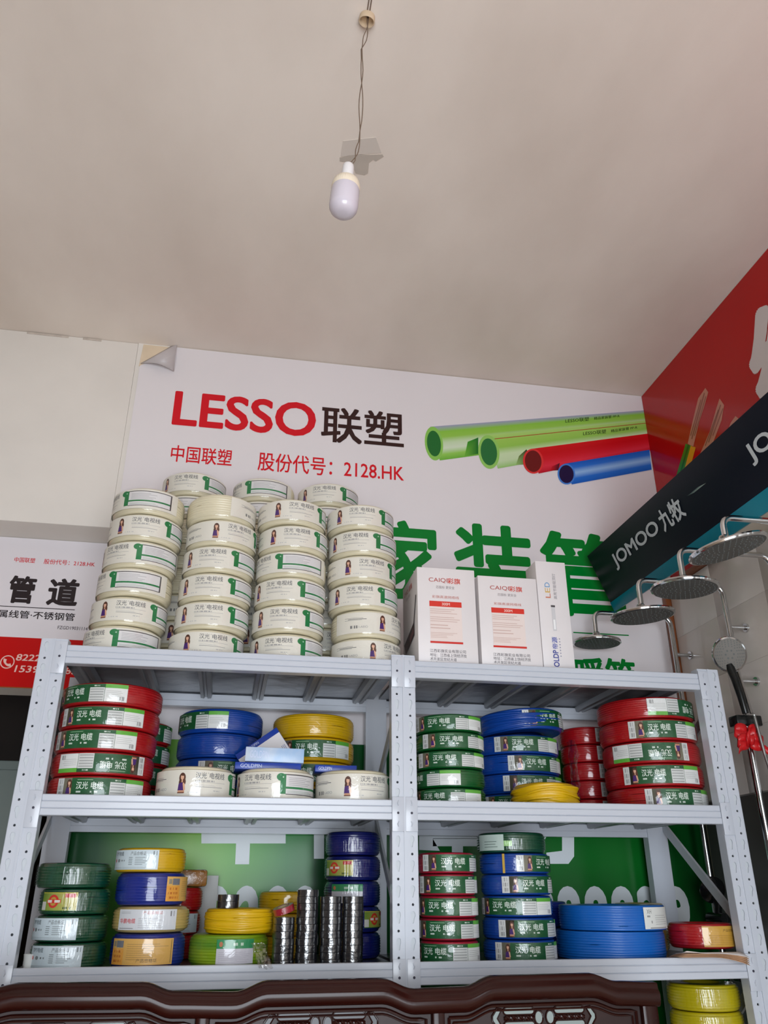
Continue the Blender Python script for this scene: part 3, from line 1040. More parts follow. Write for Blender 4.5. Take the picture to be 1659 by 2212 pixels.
def coil(X, Y, Z, R, H, color, label, group, lab=None, ang=0.0, flip=False, tilt=(0, 0), rows=None, loose=0.0, seed=None, name='cable_coil', ri=0.52, corner=0.16, film=None):
    """ang: degrees to the right of the camera-facing direction where the label centre (tv: figure) sits"""
    if film is None:
        film = 0 if (loose > 0 or color == 'sky') else (2 if color in ('navy', 'dgreen', 'olive', 'beige') else 1)
    rows = rows or max(6, int(round(H / 0.0075)))
    sd = (RND.randrange(3) if seed is None else seed)
    k = (color, round(R, 4), round(H, 4), rows, sd, loose)
    if k not in COILC:
        COILC[k] = coil_mesh(R, H, rows, WM[color], ri=ri, seed=sd + hash(color) % 17 if False else sd, loose=loose, corner=corner)
    rz = RND.choice([0.0, 0.9, 2.1, 3.0, 4.2, 5.3])
    o = obj(name, COILC[k], None, (X, Y, Z), (tilt[0], tilt[1], rz))
    tag(o, label, 'cable coil', group)
    if lab:
        lk = (lab, round(R, 4), round(H, 4))
        if lk not in LABC:
            LABC[lk] = LABELS[lab](H).mesh('label', PFILM, R=R + 0.0016, dl=0.00012)
        view = math.degrees(math.atan2(CAM.x - X, Y - CAM.y))
        l = obj('label', LABC[lk], o, (0, 0, H / 2), (0, PI if flip else 0, math.radians(ang + view) - rz))
    if film:
        fk = (round(R, 4), round(H, 4), film)
        if fk not in FILMC:
            f_ = MB().lathe([(R - 0.010, 0.0006), (R - 0.002, H * 0.03), (R + 0.0020, H * 0.09), (R + 0.0030, H * 0.16), (R + 0.0030, H * 0.5), (R + 0.0030, H * 0.84), (R + 0.0020, H * 0.91), (R - 0.002, H * 0.97), (R - 0.010, H - 0.0006)], 96)
            FILMC[fk] = f_.mesh('film_wrap', WRAP if film == 1 else WRAP2, ang=3.2)
        obj('film_wrap', FILMC[fk], o)
    return o


NTH = ['lowest', 'second from bottom', 'third from bottom', 'fourth from bottom', 'fifth from bottom', 'sixth from bottom', 'seventh from bottom', 'eighth from bottom', 'ninth from bottom', 'tenth from bottom', 'eleventh from bottom']


def nth(i, n):
    return 'topmost' if i == n - 1 else NTH[i]


ZT, ZM, ZB, ZL = [z - DK + 0.0008 for z in LEV]
# white stacks on top of the rack: (xs, label: ('w'|'g', fraction) per coil)
ST = [
    ('leftmost front stack', [0.172, 0.180, 0.188, 0.194, 0.199, 0.199], [('g', -.29), ('w', -.64), ('g', -.65), ('g', -.17), ('w', -.68), ('g', -.71)], 0.163),
    ('second front stack from left', [0.436, 0.446, 0.449, 0.453, 0.455, 0.446], [('w', -.5), ('w', -.73), ('w', -.79), ('w', -.79), ('w', -.18), ('w', 1.1)], 0.163),
    ('third front stack from left', [0.697, 0.698, 0.700, 0.700, 0.702, 0.694], [('w', -.8), ('w', -.74), ('w', -.86), ('g', -.4), ('w', -.56), ('w', -.41)], 0.160),
    ('front stack beside the cartons', [0.963, 0.964, 0.953, 0.947, 0.949, 0.940], [('w', .22), ('w', .47), ('w', -.71), ('w', -.375), ('w', -.79), ('w', -.6)], 0.162),
]
HT = 0.0957
for nm, xs, ls, yc in ST:
    for i, x in enumerate(xs):
        k, f = ls[i]
        a_ = 95.0 if f > 1 else rel(f)
        if k == 'g':
            a_ -= TVG
        coil(x, yc + RND.uniform(-.004, .004), ZT + HT * i + 0.0005 * i, 0.1185, HT - 0.0006, 'cream', 'cream TV cable coil, %s of the %s' % (nth(i, 6), nm), 'cream coils on the rack top', 'tv', a_,
             tilt=(RND.uniform(-.0015, .0015), RND.uniform(-.0015, .0015)), rows=11, ri=0.45)
for nm, x, f, k in (('left', 0.325, -.85, 'w'), ('middle', 0.593, -.56, 'g'), ('right', 0.846, -.74, 'w')):
    for i in range(8):
        a_ = rel(f) - (TVG if k == 'g' else 0) if i == 7 else -60 + 47 * i
        coil(x, 0.408, ZT + 0.0972 * i, 0.1185, 0.0966, 'cream', 'cream TV cable coil, %s of the %s back row stack' % (nth(i, 8), nm), 'cream coils on the rack top', 'tv', a_, rows=11, ri=0.45)
for nm, x, y, f in (('beside the red coils', 0.444, 0.150, -.34), ('under the blue lamp boxes', 0.684, 0.148, -.94), ('beside the middle post', 0.926, 0.149, -.13)):
    coil(x, y, ZM, 0.1155, 0.1005, 'cream', 'cream TV cable coil on the middle shelf %s' % nm, 'cream coils on the middle shelf', 'tv', rel(f), rows=11, ri=0.45)


def stack(X, Y, Z, R, H, color, desc, group, items, n=None, cap=None, **kw):
    """items: list of (label kind, angle, flip) from the bottom, None = no label seen"""
    for i, it in enumerate(items):
        lab, ang, fl = it if it else (None, 0, False)
        coil(X[i] if isinstance(X, list) else X, Y + RND.uniform(-.002, .002), Z + H * i, R, H - 0.0006, color, desc % nth(i, len(items)), group, lab, ang, fl,
             tilt=(RND.uniform(-.002, .002), RND.uniform(-.002, .002)), **kw)


def lc(R, left):                       # left end angle -> centre angle of a 0.27 m label
    return left + math.degrees(0.135 / R)


# middle shelf, left bay
R_ = 0.149
stack([0.163, 0.163, 0.164, 0.166, 0.166], 0.180, ZM, R_, 0.0672, 'red', 'red cable coil with green label, %s of the leftmost red stack', 'red coils at the left end',
      [('cable', lc(R_, -51), False), ('cable', lc(R_, -54), True), ('cable', lc(R_, -70), False), ('cable', lc(R_, -65), False), ('cable', lc(R_, -89), False)])
R_ = 0.104
stack(0.230, 0.452, ZM, R_, 0.0705, 'red', 'red cable coil behind the leftmost red stack, %s', 'red coils behind the left stack', [('cable', lc(R_, -40), False)] * 4)
R_ = 0.142
stack(0.502, 0.424, ZM, R_, 0.0800, 'blue', 'blue cable coil at the back of the middle shelf, %s in its stack', 'blue coils behind the lamp boxes',
      [('cable', 20, False), ('cable', lc(R_, -27), False), None, ('cable', lc(R_, -100), False)])
stack(0.822, 0.424, ZM, R_, 0.0785, 'yellow', 'yellow cable coil behind the cream coils, %s in its stack', 'yellow coils behind the cream coils',
      [('cable', 10, False), ('cable', lc(R_, -57), False), ('cable', lc(R_, -50), False), None])
# middle shelf, right bay
R_ = 0.112
stack(1.245, 0.166, ZM, R_, 0.0567, 'green', 'green cable coil beside the middle post, %s in its stack', 'green coils by the middle post',
      [('cable', lc(R_, -80), False), ('cable', lc(R_, -120), False), ('cable', lc(R_, -60), False), ('cable', lc(R_, -48), False), ('cable', lc(R_, -68), False)])
R_ = 0.153
stack(1.560, 0.412, ZM, R_, 0.0655, 'blue', 'blue cable coil behind the loose yellow coil, %s in its stack', 'blue coils by the plastic bag',
      [('cable', 0, False), ('cable', lc(R_, -19), False), ('cable', lc(R_, -11), False), ('cable', lc(R_, -28), False)])
coil(1.578, 0.409, ZM + 0.0655 * 4 + 0.012, 0.160, 0.075, 'blue', 'loosely wound blue cable coil lying tilted on top of the blue stack', 'blue coils by the plastic bag', 'cable', lc(0.16, 6), tilt=(0.02, 0.06), loose=0.5)
coil(1.553, 0.138, ZM, 0.104, 0.079, 'yellow', 'loose yellow wire coil without label in front of the blue stack', 'unlabelled yellow coils', None, loose=0.7, corner=0.34, rows=9)
R_ = 0.094
stack(1.862, 0.480, ZM, R_, 0.0640, 'red', 'dark red cable coil at the back between blue and red stacks, %s', 'red coils at the back right', [('cable', lc(R_, 24), False)] * 5)
R_ = 0.163
stack([1.976, 1.976, 1.977, 1.975, 1.974], 0.202, ZM, R_, 0.0725, 'red', 'red cable coil in clear film, %s of the stack by the right post', 'red coils by the right post',
      [('cable', lc(R_, -12), False), ('cable', lc(R_, -35), False), ('cable', lc(R_, -48), True), ('cable', lc(R_, -21), False), ('cable', lc(R_, 4), True)])
# bottom shelf, left bay
coil(0.147, 0.135, ZB, 0.0985, 0.0648, 'dgreen', 'bottle green cable coil with pale blue label, lowest of the left corner stack', 'bottle green coils', 'tpt', -24)
coil(0.144, 0.134, ZB + 0.0655, 0.0965, 0.0648, 'dgreen', 'bottle green cable coil with pale blue label, second from bottom of the left corner stack', 'bottle green coils', 'tpt', -36)
coil(0.144, 0.132, ZB + 0.1312, 0.0925, 0.0648, 'dgreen', 'bottle green cable coil with red emblem label in the left corner stack', 'bottle green coils', 'boat', -28)
coil(0.132, 0.136, ZB + 0.1965, 0.0990, 0.0640, 'dgreen', 'bottle green cable coil without paper label on top of the left corner stack', 'bottle green coils')
coil(0.356, 0.134, ZB, 0.0995, 0.0850, 'royal', 'royal blue cable coil with wide orange label at the bottom of its stack', 'mixed coils beside the green stack', 'orange', -12)
coil(0.356, 0.138, ZB + 0.0856, 0.1045, 0.0670, 'beige', 'beige film-wrapped cable coil with white label and red characters', 'mixed coils beside the green stack', 'hp', -7, corner=0.3)
coil(0.347, 0.134, ZB + 0.1532, 0.0975, 0.0830, 'royal', 'royal blue cable coil with orange label at its right edge under a yellow coil', 'mixed coils beside the green stack', 'orange', 78)
coil(0.338, 0.132, ZB + 0.2368, 0.0975, 0.0630, 'yellow', 'yellow cable coil with pale paper label on top of royal blue coil', 'mixed coils beside the green stack', 'tpt', -33)
coil(0.577, 0.148, ZB, 0.1100, 0.0800, 'yg', 'yellow-green striped wire coil with green and white label', 'coils on the bottom shelf', 'head', 10)
coil(0.602, 0.140, ZB + 0.0806, 0.0960, 0.0640, 'yellow', 'glossy yellow wire coil lying on the yellow-green coil', 'unlabelled yellow coils', loose=0.3)
stack(0.752, 0.392, ZB, 0.088, 0.0625, 'yellow', 'yellow wire coil behind the black tape rolls, %s of its stack', 'yellow coils behind the tapes', [None] * 3)
stack(0.957, 0.345, ZB, 0.0895, 0.0725, 'navy', 'shiny navy blue coil in film behind the tape rolls, %s of its stack', 'navy coils behind the tapes',
      [None, ('boat', 58, False), ('head', -12, False), ('boat', -32, False), None])
stack(0.410, 0.425, ZB, 0.076, 0.0665, 'red', 'dark red cable coil at the back behind the yellow coil, %s', 'red coils behind the yellow coil', [None, ('tpt', 0, False), None])
# bottom shelf, right bay
R_ = 0.0885
stack(1.213, 0.122, ZB, R_, 0.0587, 'pinkred', 'rose red cable coil in film beside the middle post, %s in its stack', 'rose red coils by the middle post',
      [('cable', lc(R_, -95), False), ('cable', lc(R_, -78), False), ('cable', lc(R_, -80), False), ('cable', lc(R_, -65), False), ('cable', lc(R_, -52), False)])
R_ = 0.1085
stack(1.444, 0.163, ZB, R_, 0.0587, 'blue', 'blue cable coil in film under a green coil, %s of the blue ones', 'blue coils under a green one',
      [('cable', lc(R_, -41), False), ('cable', lc(R_, -33), False), ('cable', lc(R_, -75), False), ('cable', lc(R_, -23), False), ('cable', lc(R_, 2), False)])
coil(1.436, 0.162, ZB + 0.0587 * 5, 0.1065, 0.0590, 'dgreen', 'bottle green coil with handwritten white label on top of the blue stack', 'blue coils under a green one', 'white', -38)
coil(1.756, 0.205, ZB, 0.166, 0.0780, 'sky', 'big sky blue bare wire coil at the bottom of a pair', 'big sky blue coils', rows=11, corner=0.05)
coil(1.768, 0.203, ZB + 0.0786, 0.165, 0.0700, 'sky', 'big sky blue bare wire coil with white paper label on top of a pair', 'big sky blue coils', 'paper', 57, rows=10, corner=0.05)
stack(1.622, 0.455, ZB, 0.098, 0.0780, 'royal', 'dark blue coil at the back left of the sky blue pair, %s', 'dark coils behind the sky blue pair', [None, None])
stack(1.984, 0.446, ZB, 0.088, 0.0750, 'beige', 'brownish coil with orange label behind the sky blue pair, %s', 'brown coils behind the sky blue pair', [('orange', 0, False), ('orange', 0, False)])
coil(2.033, 0.142, ZB + 0.0275, 0.1000, 0.0700, 'red', 'single red coil with gold label lying on sheets of card', 'single coils', 'gold', 42)
# shelf below
stack(2.022, 0.165, ZL, 0.106, 0.0714, 'olive', 'lemon yellow coil on the lowest shelf by the right post, %s', 'lemon coils on the lowest shelf', [None] * 5)
stack(1.790, 0.300, ZL, 0.106, 0.0690, 'olive', 'lemon yellow coil with green label behind the bench end, %s', 'lemon coils behind the bench', [('head', 20, False)] * 5)
# tie strap around one blue coil
MB().box(-0.0035, 0.0035, -0.0012, 0.0012, 0.002, 0.056).build('tie_strap', mat('strap_gold', (196, 160, 70), rough=0.4), parent=[o for o in bpy.data.objects if o.get('label', '').startswith('blue cable coil in film under a green coil, topmost')][0],
    loc=(0, 0, 0)).matrix_parent_inverse = Matrix.Identity(4)
st_o = bpy.data.objects['tie_strap']
pr = st_o.parent
aa = math.radians(-17 + math.degrees(math.atan2(CAM.x - 1.444, 0.163 - CAM.y))) - pr.rotation_euler.z
st_o.location = (0.1105 * math.sin(aa), -0.1105 * math.cos(aa), 0)
st_o.rotation_euler = (0, 0, aa)

# ------------------------------------------------------------------ cartons on the rack top
carton_w = mat('carton_white', (228, 222, 222), rough=0.4, var=0.03, vscale=8)


def carton(name, x0, x1, y0, y1, z0, h, label, rz=0.0, m=None, bev=0.002):
    o = MB().box(0, x1 - x0, 0, y1 - y0, 0, h, bev=bev).build(name, m or carton_w, None, (x0, y0, z0), (0, 0, rz))
    tag(o, label, 'box', None)
    return o


def caiqi(w, h):
    s = Sheet()
    O, G2 = (206, 60, 44), (150, 140, 142)
    s.text('CAIQI', w * 0.20, h * 0.845, w * 0.52, h * 0.895, (176, 70, 62), 1)
    s.text('彩旗', w * 0.52, h * 0.84, w * 0.745, h * 0.90, O, 1, bold=0.014)
    s.text('芯国标 更安全', w * 0.32, h * 0.785, w * 0.64, h * 0.815, G2, 1)
    s.text('彩旗高速网络线', w * 0.25, h * 0.685, w * 0.71, h * 0.715, (196, 120, 108), 1)
    s.rect(w * 0.20, h * 0.60, w * 0.75, h * 0.655, (212, 50, 36), 1)
    s.text('300M', w * 0.41, h * 0.613, w * 0.55, h * 0.642, (244, 200, 190), 2, bold=0.02)
    s.rect(w * 0.205, h * 0.26, w * 0.745, h * 0.60, (232, 216, 210), 1)
    for g, (a, n) in enumerate(((0.55, 3), (0.47, 3), (0.40, 2), (0.31, 4))):
        s.lines(w * 0.21, h * (a - 0.02), w * 0.74, h * (a + 0.04), n, (206, 176, 168), 2, g + 3, 0.3, 0.6)
    s.rect(w * 0.20, h * 0.235, w * 0.75, h * 0.255, (206, 50, 40), 1)
    D2 = (96, 90, 94)
    s.text('江西彩旗实业有限公司', w * 0.19, h * 0.145, w * 0.79, h * 0.178, D2, 1)
    s.text('地址：江西省上饶经济技', w * 0.19, h * 0.105, w * 0.80, h * 0.138, D2, 1)
    s.text('术开发区世纪大道', w * 0.19, h * 0.066, w * 0.63, h * 0.098, D2, 1)
    s.text('电话：0793-8553855', w * 0.19, h * 0.028, w * 0.74, h * 0.058, D2, 1)
    return s


b1 = carton('carton', 1.119, 1.322, 0.035, 0.275, ZT, 0.347, 'white cable carton with red band standing beside the cream coil stack')
obj('printed_face', caiqi(0.203, 0.347).mesh('printed_face', PBOX), b1, (0, -0.0006, 0))
s = Sheet()
s.text('CAIQI', 0.03, 0.30, 0.10, 0.318, (176, 90, 80), 1)
s.text('彩旗', 0.11, 0.298, 0.16, 0.32, (206, 60, 44), 1, bold=0.014)
s.text('芯国标 更安全', 0.06, 0.278, 0.13, 0.29, (150, 140, 142), 1)
s.poly([(0.02, 0.13), (0.19, 0.17), (0.19, 0.12), (0.10, 0.10), (0.04, 0.09)], (40, 30, 32), 1)
s.poly([(0.175, 0.16), (0.19, 0.165), (0.225, 0.25), (0.215, 0.255)], (44, 32, 34), 2)
s.poly([(0.11, 0.13), (0.18, 0.15), (0.18, 0.13), (0.12, 0.112)], (110, 70, 70), 2)
s.text('彩旗高速网络线', 0.04, 0.045, 0.17, 0.06, (120, 110, 112), 1)
obj('printed_side', s.mesh('printed_side', PBOX), b1, (-0.0006, 0.24, 0), (0, 0, -PI / 2))
b2 = carton('carton', 1.333, 1.545, 0.035, 0.275, ZT, 0.330, 'white cable carton with red band between its twin and the tall lamp box')
obj('printed_face', caiqi(0.212, 0.33).mesh('printed_face', PBOX), b2, (0, -0.0006, 0))
b3 = carton('lamp_box', 1.553, 1.665, 0.05, 0.15, ZT, 0.405, 'tall narrow white lamp box standing at the right of the cartons')
s = Sheet()
for i, (ch, c) in enumerate((('L', (206, 120, 90)), ('E', (214, 176, 90)), ('D', (90, 150, 200)))):
    s.text(ch, 0.028, 0.268 + 0.020 * i, 0.046, 0.285 + 0.020 * i, c, 1, rot90=True)
s.text('高亮节能吸顶灯', 0.058, 0.265, 0.070, 0.360, (150, 146, 150), 1, rot90=True)
s.rect(0.045, 0.10 + 0.05, 0.058, 0.235, (206, 204, 206), 1)
s.rect(0.044, 0.235, 0.059, 0.242, (80, 74, 76), 1)
s.rect(0.048, 0.155, 0.055, 0.19, (240, 240, 240), 2)
s.text('GOLDP', 0.036, 0.008, 0.056, 0.082, (56, 66, 150), 1, bold=0.02, rot90=True)
s.text('帝源', 0.036, 0.086, 0.056, 0.128, (90, 100, 176), 1, bold=0.015, rot90=True)
s.lines(0.062, 0.06, 0.066, 0.13, 7, (150, 150, 170), 1, 3, 0.4, 0)
obj('printed_face', s.mesh('printed_face', PBOX), b3, (0, -0.0006, 0))

# ------------------------------------------------------------------ lamp boxes lying on the cream coils
blue_c = mat('carton_blue', (28, 62, 160), rough=0.3)
pale_c = mat('carton_pale_blue', (150, 186, 226), rough=0.3, c2=(206, 214, 226), vscale=14)
ztop = ZM + 0.1009


def slab(w, d, h, face, edge, loc, rot, label, txt=None):
    o = MB().box(-w / 2, w / 2, -d / 2, d / 2, 0, h, bev=0.001).build('lamp_box', edge, None, loc, rot)
    tag(o, label, 'box', 'small lamp boxes on the middle shelf')
    if face:
        MB().box(-w / 2 + 0.001, w / 2 - 0.001, -d / 2 + 0.001, d / 2 - 0.001, h, h + 0.0005).build('top_panel', face, o, smooth=False)
    if txt:
        s_ = Sheet()
        s_.text(txt, -w * 0.42, h * 0.25, -w * 0.1, h * 0.75, (200, 210, 236), 1)
        obj('printed_edge', s_.mesh('printed_edge', PBOX), o, (0, -d / 2 - 0.0005, 0))
    return o


slab(0.20, 0.12, 0.020, None, blue_c, (0.655, 0.155, ztop), (0, 0, 0.03), 'flat dark blue lamp box lying across two cream coils', 'GOLDPIN')
slab(0.178, 0.11, 0.042, None, pale_c, (0.676, 0.140, ztop + 0.0212), (0.0, 0.02, -0.04), 'pale sky blue lamp box lying on a flat blue box', 'GOLDPIN')
tc = at(597, 1571, Y=0.268)
o = MB().box(-0.158, 0, 0, 0.02, -0.138, 0, bev=0.001).build('lamp_box', blue_c, None, (tc.x, 0.268, tc.z), (0, -0.627, 0))
tag(o, 'white and blue lamp box propped on its corner between blue and yellow coils', 'box', 'small lamp boxes on the middle shelf')
MB().box(-0.157, -0.001, -0.0006, 0, -0.137, -0.018).build('front_panel', carton_w, o, smooth=False)
s = Sheet()
s.text('GOLDPIN', -0.062, -0.125, -0.046, -0.055, (70, 70, 130), 1, bold=0.02, rot90=True)
s.text('GOLDPIN', -0.122, -0.012, -0.075, -0.004, (200, 210, 236), 1)
for k in range(3):
    s.rect(-0.020 + 0.005 * k, -0.10, -0.018 + 0.005 * k, -0.06, (130, 140, 180), 1)
obj('printed_face', s.mesh('printed_face', PBOX), o, (0, -0.0012, 0))
slab(0.13, 0.10, 0.020, None, blue_c, (0.868, 0.165, ztop), (0, 0, -0.02), 'thin blue lamp box lying on the cream coil beside the middle post', 'GOLDPIN')

# ------------------------------------------------------------------ tape rolls
tape_b = mat('tape_black', (20, 21, 28), rough=0.3, coat=1.0, crough=0.14, cior=2.1, wrinkle=0.25, wscale=45)
tape_r = mat('tape_red', (150, 32, 44), rough=0.3, coat=1.0, crough=0.12, wrinkle=0.5, wscale=70)
core = mat('tape_core', (176, 160, 130), rough=0.8)
TH, TR = 0.0175, 0.0300
rm = MB().lathe([(0.0185, 0), (TR - 0.0004, 0), (TR, 0.0005), (TR, TH - 0.0008), (TR - 0.0004, TH - 0.0003), (0.0185, TH - 0.0003)], 36, closed=True).mesh('tape_roll', tape_b, ang=0.35)
rr = rm.copy()
rr.materials[0] = tape_r
km = MB().lathe([(0.0165, 0.0002), (0.0185, 0.0002), (0.0185, TH - 0.001), (0.0165, TH - 0.001)], 24, closed=True).mesh('core', core)


def tape(loc, label, group, me=rm, rot=(0, 0, 0)):
    o = obj('tape_roll', me, None, loc, rot)
    tag(o, label, 'tape roll', group)
    obj('core', km, o)
    return o


for nm, x, y, n in (('short column under the red roll', 0.724, 0.062, 7), ('tallest tape column', 0.789, 0.066, 11), ('column right of the tallest', 0.8555, 0.062, 10), ('column nearest the middle post', 0.9185, 0.066, 10)):
    for i in range(n):
        tape((x + RND.uniform(-.0012, .0012), y + RND.uniform(-.0012, .0012), ZB + TH * i), 'black electrical tape roll, %s of the %s' % (nth(i, n), nm), 'black tape rolls in columns', rot=(0, 0, RND.random() * 6))
tape((0.724, 0.064, ZB + TH * 7 + 0.0112), 'dark red tape roll lying tilted on a column of black tape', 'red tape', rr, (0.12, -0.30, 0))
for i in range(2):
    tape((0.566, 0.118, ZB + 0.1452 + TH * i), 'black tape roll on the glossy yellow coil, %s of two' % ('lower', 'upper')[i], 'black tape rolls on the yellow coil')

# ------------------------------------------------------------------ small things on the bottom shelf
o = MB().box(-0.045, 0.045, -0.04, 0.04, 0, 0.05, bev=0.008).build('taped_package', mat('brown_tape', (150, 98, 40), rough=0.25, coat=0.9, crough=0.15, var=0.35, vscale=30, wrinkle=0.6), None, (0.448, 0.42, ZB + 0.0665 * 3 + 0.001), (0, 0, 0.15))
tag(o, 'small package wrapped in shiny brown tape on the dark red coils', 'package')
o = MB().box(0, 0.062, 0, 0.01, 0, 0.235, bev=0.001).build('white_board', mat('board_white', (206, 206, 204), rough=0.6), None, (0.564, 0.545, ZB), (0, 0, 0))
o.location = (0.470, 0.522, ZB)
tag(o, 'narrow off-white board leaning at the back behind the dark red coils', 'board')
o = MB().lathe([(0.0001, 0), (0.0105, 0), (0.0145, 0.036), (0.0152, 0.037), (0.0145, 0.038), (0.0138, 0.036), (0.0098, 0.002), (0.0001, 0.002)], 24).build('paper_cup', mat('cup_white', (226, 226, 222), rough=0.5), None, (0.0565, 0.085, ZB))
tag(o, 'tiny white paper cup at the left end of the bottom shelf', 'cup')
# sheets of card below the red coil
card = mat('card_kraft', (190, 150, 116), rough=0.8, var=0.1, vscale=10)
cards = empty('card_sheets', (2.0, 0.1, ZB))
tag(cards, 'loose pile of brown card sheets curling over the front shelf edge under red coil', 'card')
for i in range(5):
    vs, fs = [], []
    n = 10
    for k in range(n + 1):
        t = k / n
        x = -0.135 + 0.006 * i + (0.20 - 0.003 * i) * t
        dr = 0.022 * max(0, (t - 0.4) / 0.6) ** 2 - (0.012 * max(0, 0.3 - t) / 0.3 if i == 4 else 0)
        for y, z in ((-0.03, 0.004), (-0.055, 0.010), (-0.092, 0.0140), (-0.135 + 0.004 * i - 0.012 * t, 0.0140 - dr * (1 - 0.12 * i))):
            vs.append((x, y, z + 0.0021 * i))
    fs = [(4 * k + q, 4 * k + q + 1, 4 * k + q + 5, 4 * k + q + 4) for k in range(n) for q in range(3)]
    m_ = card if i < 4 else mat('card_white', (222, 214, 210), rough=0.6)
    c_ = MB().add(vs, fs).build('sheet', m_, cards, recalc=False)
    md = c_.modifiers.new('thick', 'SOLIDIFY')
    md.thickness = 0.0012
    md.offset = 1
# clear plastic bags


def bag(name, label, path, width, seed, amp):
    r = random.Random(seed)
    vs, fs = [], []
    n, w = len(path), 9
    for i, p in enumerate(path):
        for j in range(w):
            t = j / (w - 1) - 0.5
            q = Vector(p) + Vector(width) * t
            vs.append((q.x + r.uniform(-amp, amp), q.y + r.uniform(-amp, amp), q.z + r.uniform(-amp, amp)))
    fs = [(i * w + j, i * w + j + 1, (i + 1) * w + j + 1, (i + 1) * w + j) for i in range(n - 1) for j in range(w - 1)]
    o_ = MB().add(vs, fs).build(name, BAGF, recalc=False, ang=0.25)
    tag(o_, label, 'plastic bag')
    md_ = o_.modifiers.new('thick', 'SOLIDIFY')
    md_.thickness = 0.0006
    return o_


bag('plastic_bag', 'crinkled clear plastic bag hanging at the right of the blue stack', [(1.735, 0.31, 1.93 - 0.022 * i) for i in range(11)], (0.02, 0.12, 0), 3, 0.007)
bag('plastic_wrapper', 'torn clear wrapper hanging over the shelf edge beside yellow-green coil', [(0.652 + 0.003 * i, 0.024 - 0.0055 * i, 1.318 - 0.0075 * i) for i in range(9)], (0.035, 0.004, 0), 8, 0.003)

# ------------------------------------------------------------------ right wall: red poster
rp = MB().box(WX - 0.004, WX - 0.0005, -2.6, WY - 0.006, 2.65, CZ - 0.006).build('wall_poster', mat('poster_red', (184, 16, 13), rough=0.15, spec=0.3, var=0.04, vscale=2), smooth=False)
tag(rp, 'glossy red wall poster with white character and printed copper wires on right wall', 'poster')
PX = WX - 0.0045
s = Sheet()
QR = lambda x, y: (lambda p: (-p.y, p.z))(at(1380 + x / 5.53, 660 + y / 5.53, X=PX))
CU, CU2 = (206, 140, 118), (150, 88, 70)
for k, px in enumerate(([(795, 985), (830, 1035), (790, 1180), (720, 1400), (650, 1690), (585, 1650), (640, 1400), (710, 1110)], [(965, 1110), (1020, 1190), (990, 1370), (850, 1730), (700, 1850), (850, 1500), (930, 1220)], [(1155, 1320), (1230, 1380), (1180, 1500), (1000, 1700), (1040, 1550), (1100, 1400)])):
    mx, my = sum(p[0] for p in px) / len(px), sum(p[1] for p in px) / len(px)
    for a_, b_ in zip(px, px[1:] + px[:1]):
        s.poly([QR(*a_), QR(*b_), QR(mx, my)], [CU, CU, (186, 118, 96)], 1)
for px in ([(780, 1040), (790, 1050), (640, 1600), (628, 1590)], [(740, 1120), (748, 1130), (625, 1560), (615, 1550)], [(800, 1080), (806, 1090), (670, 1560), (662, 1550)],
           [(975, 1180), (984, 1190), (840, 1640), (830, 1630)], [(950, 1240), (958, 1250), (800, 1680), (790, 1670)], [(1005, 1220), (1010, 1235), (890, 1560), (882, 1550)]):
    s.poly([QR(*p) for p in px], CU2, 2)
s.poly([QR(560, 1650), QR(622, 1672), QR(530, 2010), QR(440, 2060)], (60, 140, 30), 1)
s.poly([QR(622, 1672), QR(680, 1695), QR(610, 1950), QR(530, 2010)], (226, 160, 30), 1)
s.poly([QR(585, 1660), QR(608, 1668), QR(500, 2030), QR(480, 2040)], (30, 110, 30), 2)
obj('wire_picture', s.mesh('wire_picture', PVINYL), rp, (PX, 0, 0), (0, 0, -PI / 2))
s = Sheet()
s.text('线', 0.195, 2.98, 0.195 + 0.50, 3.46, (216, 206, 204), 1, bold=0.045)
obj('white_character', s.mesh('white_character', PVINYL), rp, (PX, 0, 0), (0, 0, -PI / 2))

# tilted header board of the shower display
ht, hb = Vector((1.982, 0.53, 2.744)), Vector((2.076, 0.53, 2.505))
ez = (ht - hb).normalized()
ex = Vector((0, -1, 0))
ey = ez.cross(ex)
BHt = (ht - hb).length
hd = empty('header_board')
hd.matrix_world = Matrix.Translation(hb) @ Matrix((ex, ey, ez)).transposed().to_4x4()
tag(hd, 'dark navy header board with silver lettering and teal lower band above the showers', 'sign')
navy = mat('header_navy', (6, 14, 28), rough=0.4, spec=0.15)
LB = 2.0
MB().box(0, LB, 0, 0.03, 0.0, BHt, bev=0.002).build('board', navy, hd)


def onboard(u, v):
    d = RGT * ((u - 829.5) / FPX) - UPV * ((v - 1106.0) / FPX) + FWD
    t = (hb - CAM).dot(ey) / d.dot(ey)
    q = CAM + d * t - hb
    return q.dot(ex), q.dot(ez)


s = Sheet()
s.poly([(0, -0.004), (LB, -0.04), (LB, 0.035), (0, 0.036)], (10, 122, 142), 1)
SV = (190, 196, 198)
j0, j1 = onboard(1335, 1233), onboard(1497, 1078)
s.text('JOMOO', j0[0], j0[1], onboard(1425, 1165)[0] + 0.03, j0[1] + 0.068, SV, 2, bold=0.025)
x9 = onboard(1425, 1165)[0] + 0.05
s.text('九牧', x9, j0[1], x9 + 0.155, j0[1] + 0.08, SV, 2, bold=0.03)
j2 = onboard(1630, 1008)
wj = onboard(1425, 1165)[0] + 0.03 - j0[0]
s.text('JOMOO', j2[0], j2[1], j2[0] + wj, j2[1] + 0.068, SV, 2, bold=0.025)
s.text('九牧', j2[0] + wj + 0.02, j2[1], j2[0] + wj + 0.175, j2[1] + 0.08, SV, 2, bold=0.03)
k0, k1 = onboard(1484, 1072), onboard(1526, 1043)
s.poly([k0, onboard(1500, 1064), k1, onboard(1508, 1052)], [(40, 56, 60), (110, 130, 124), (150, 166, 156), (70, 90, 90)], 2)
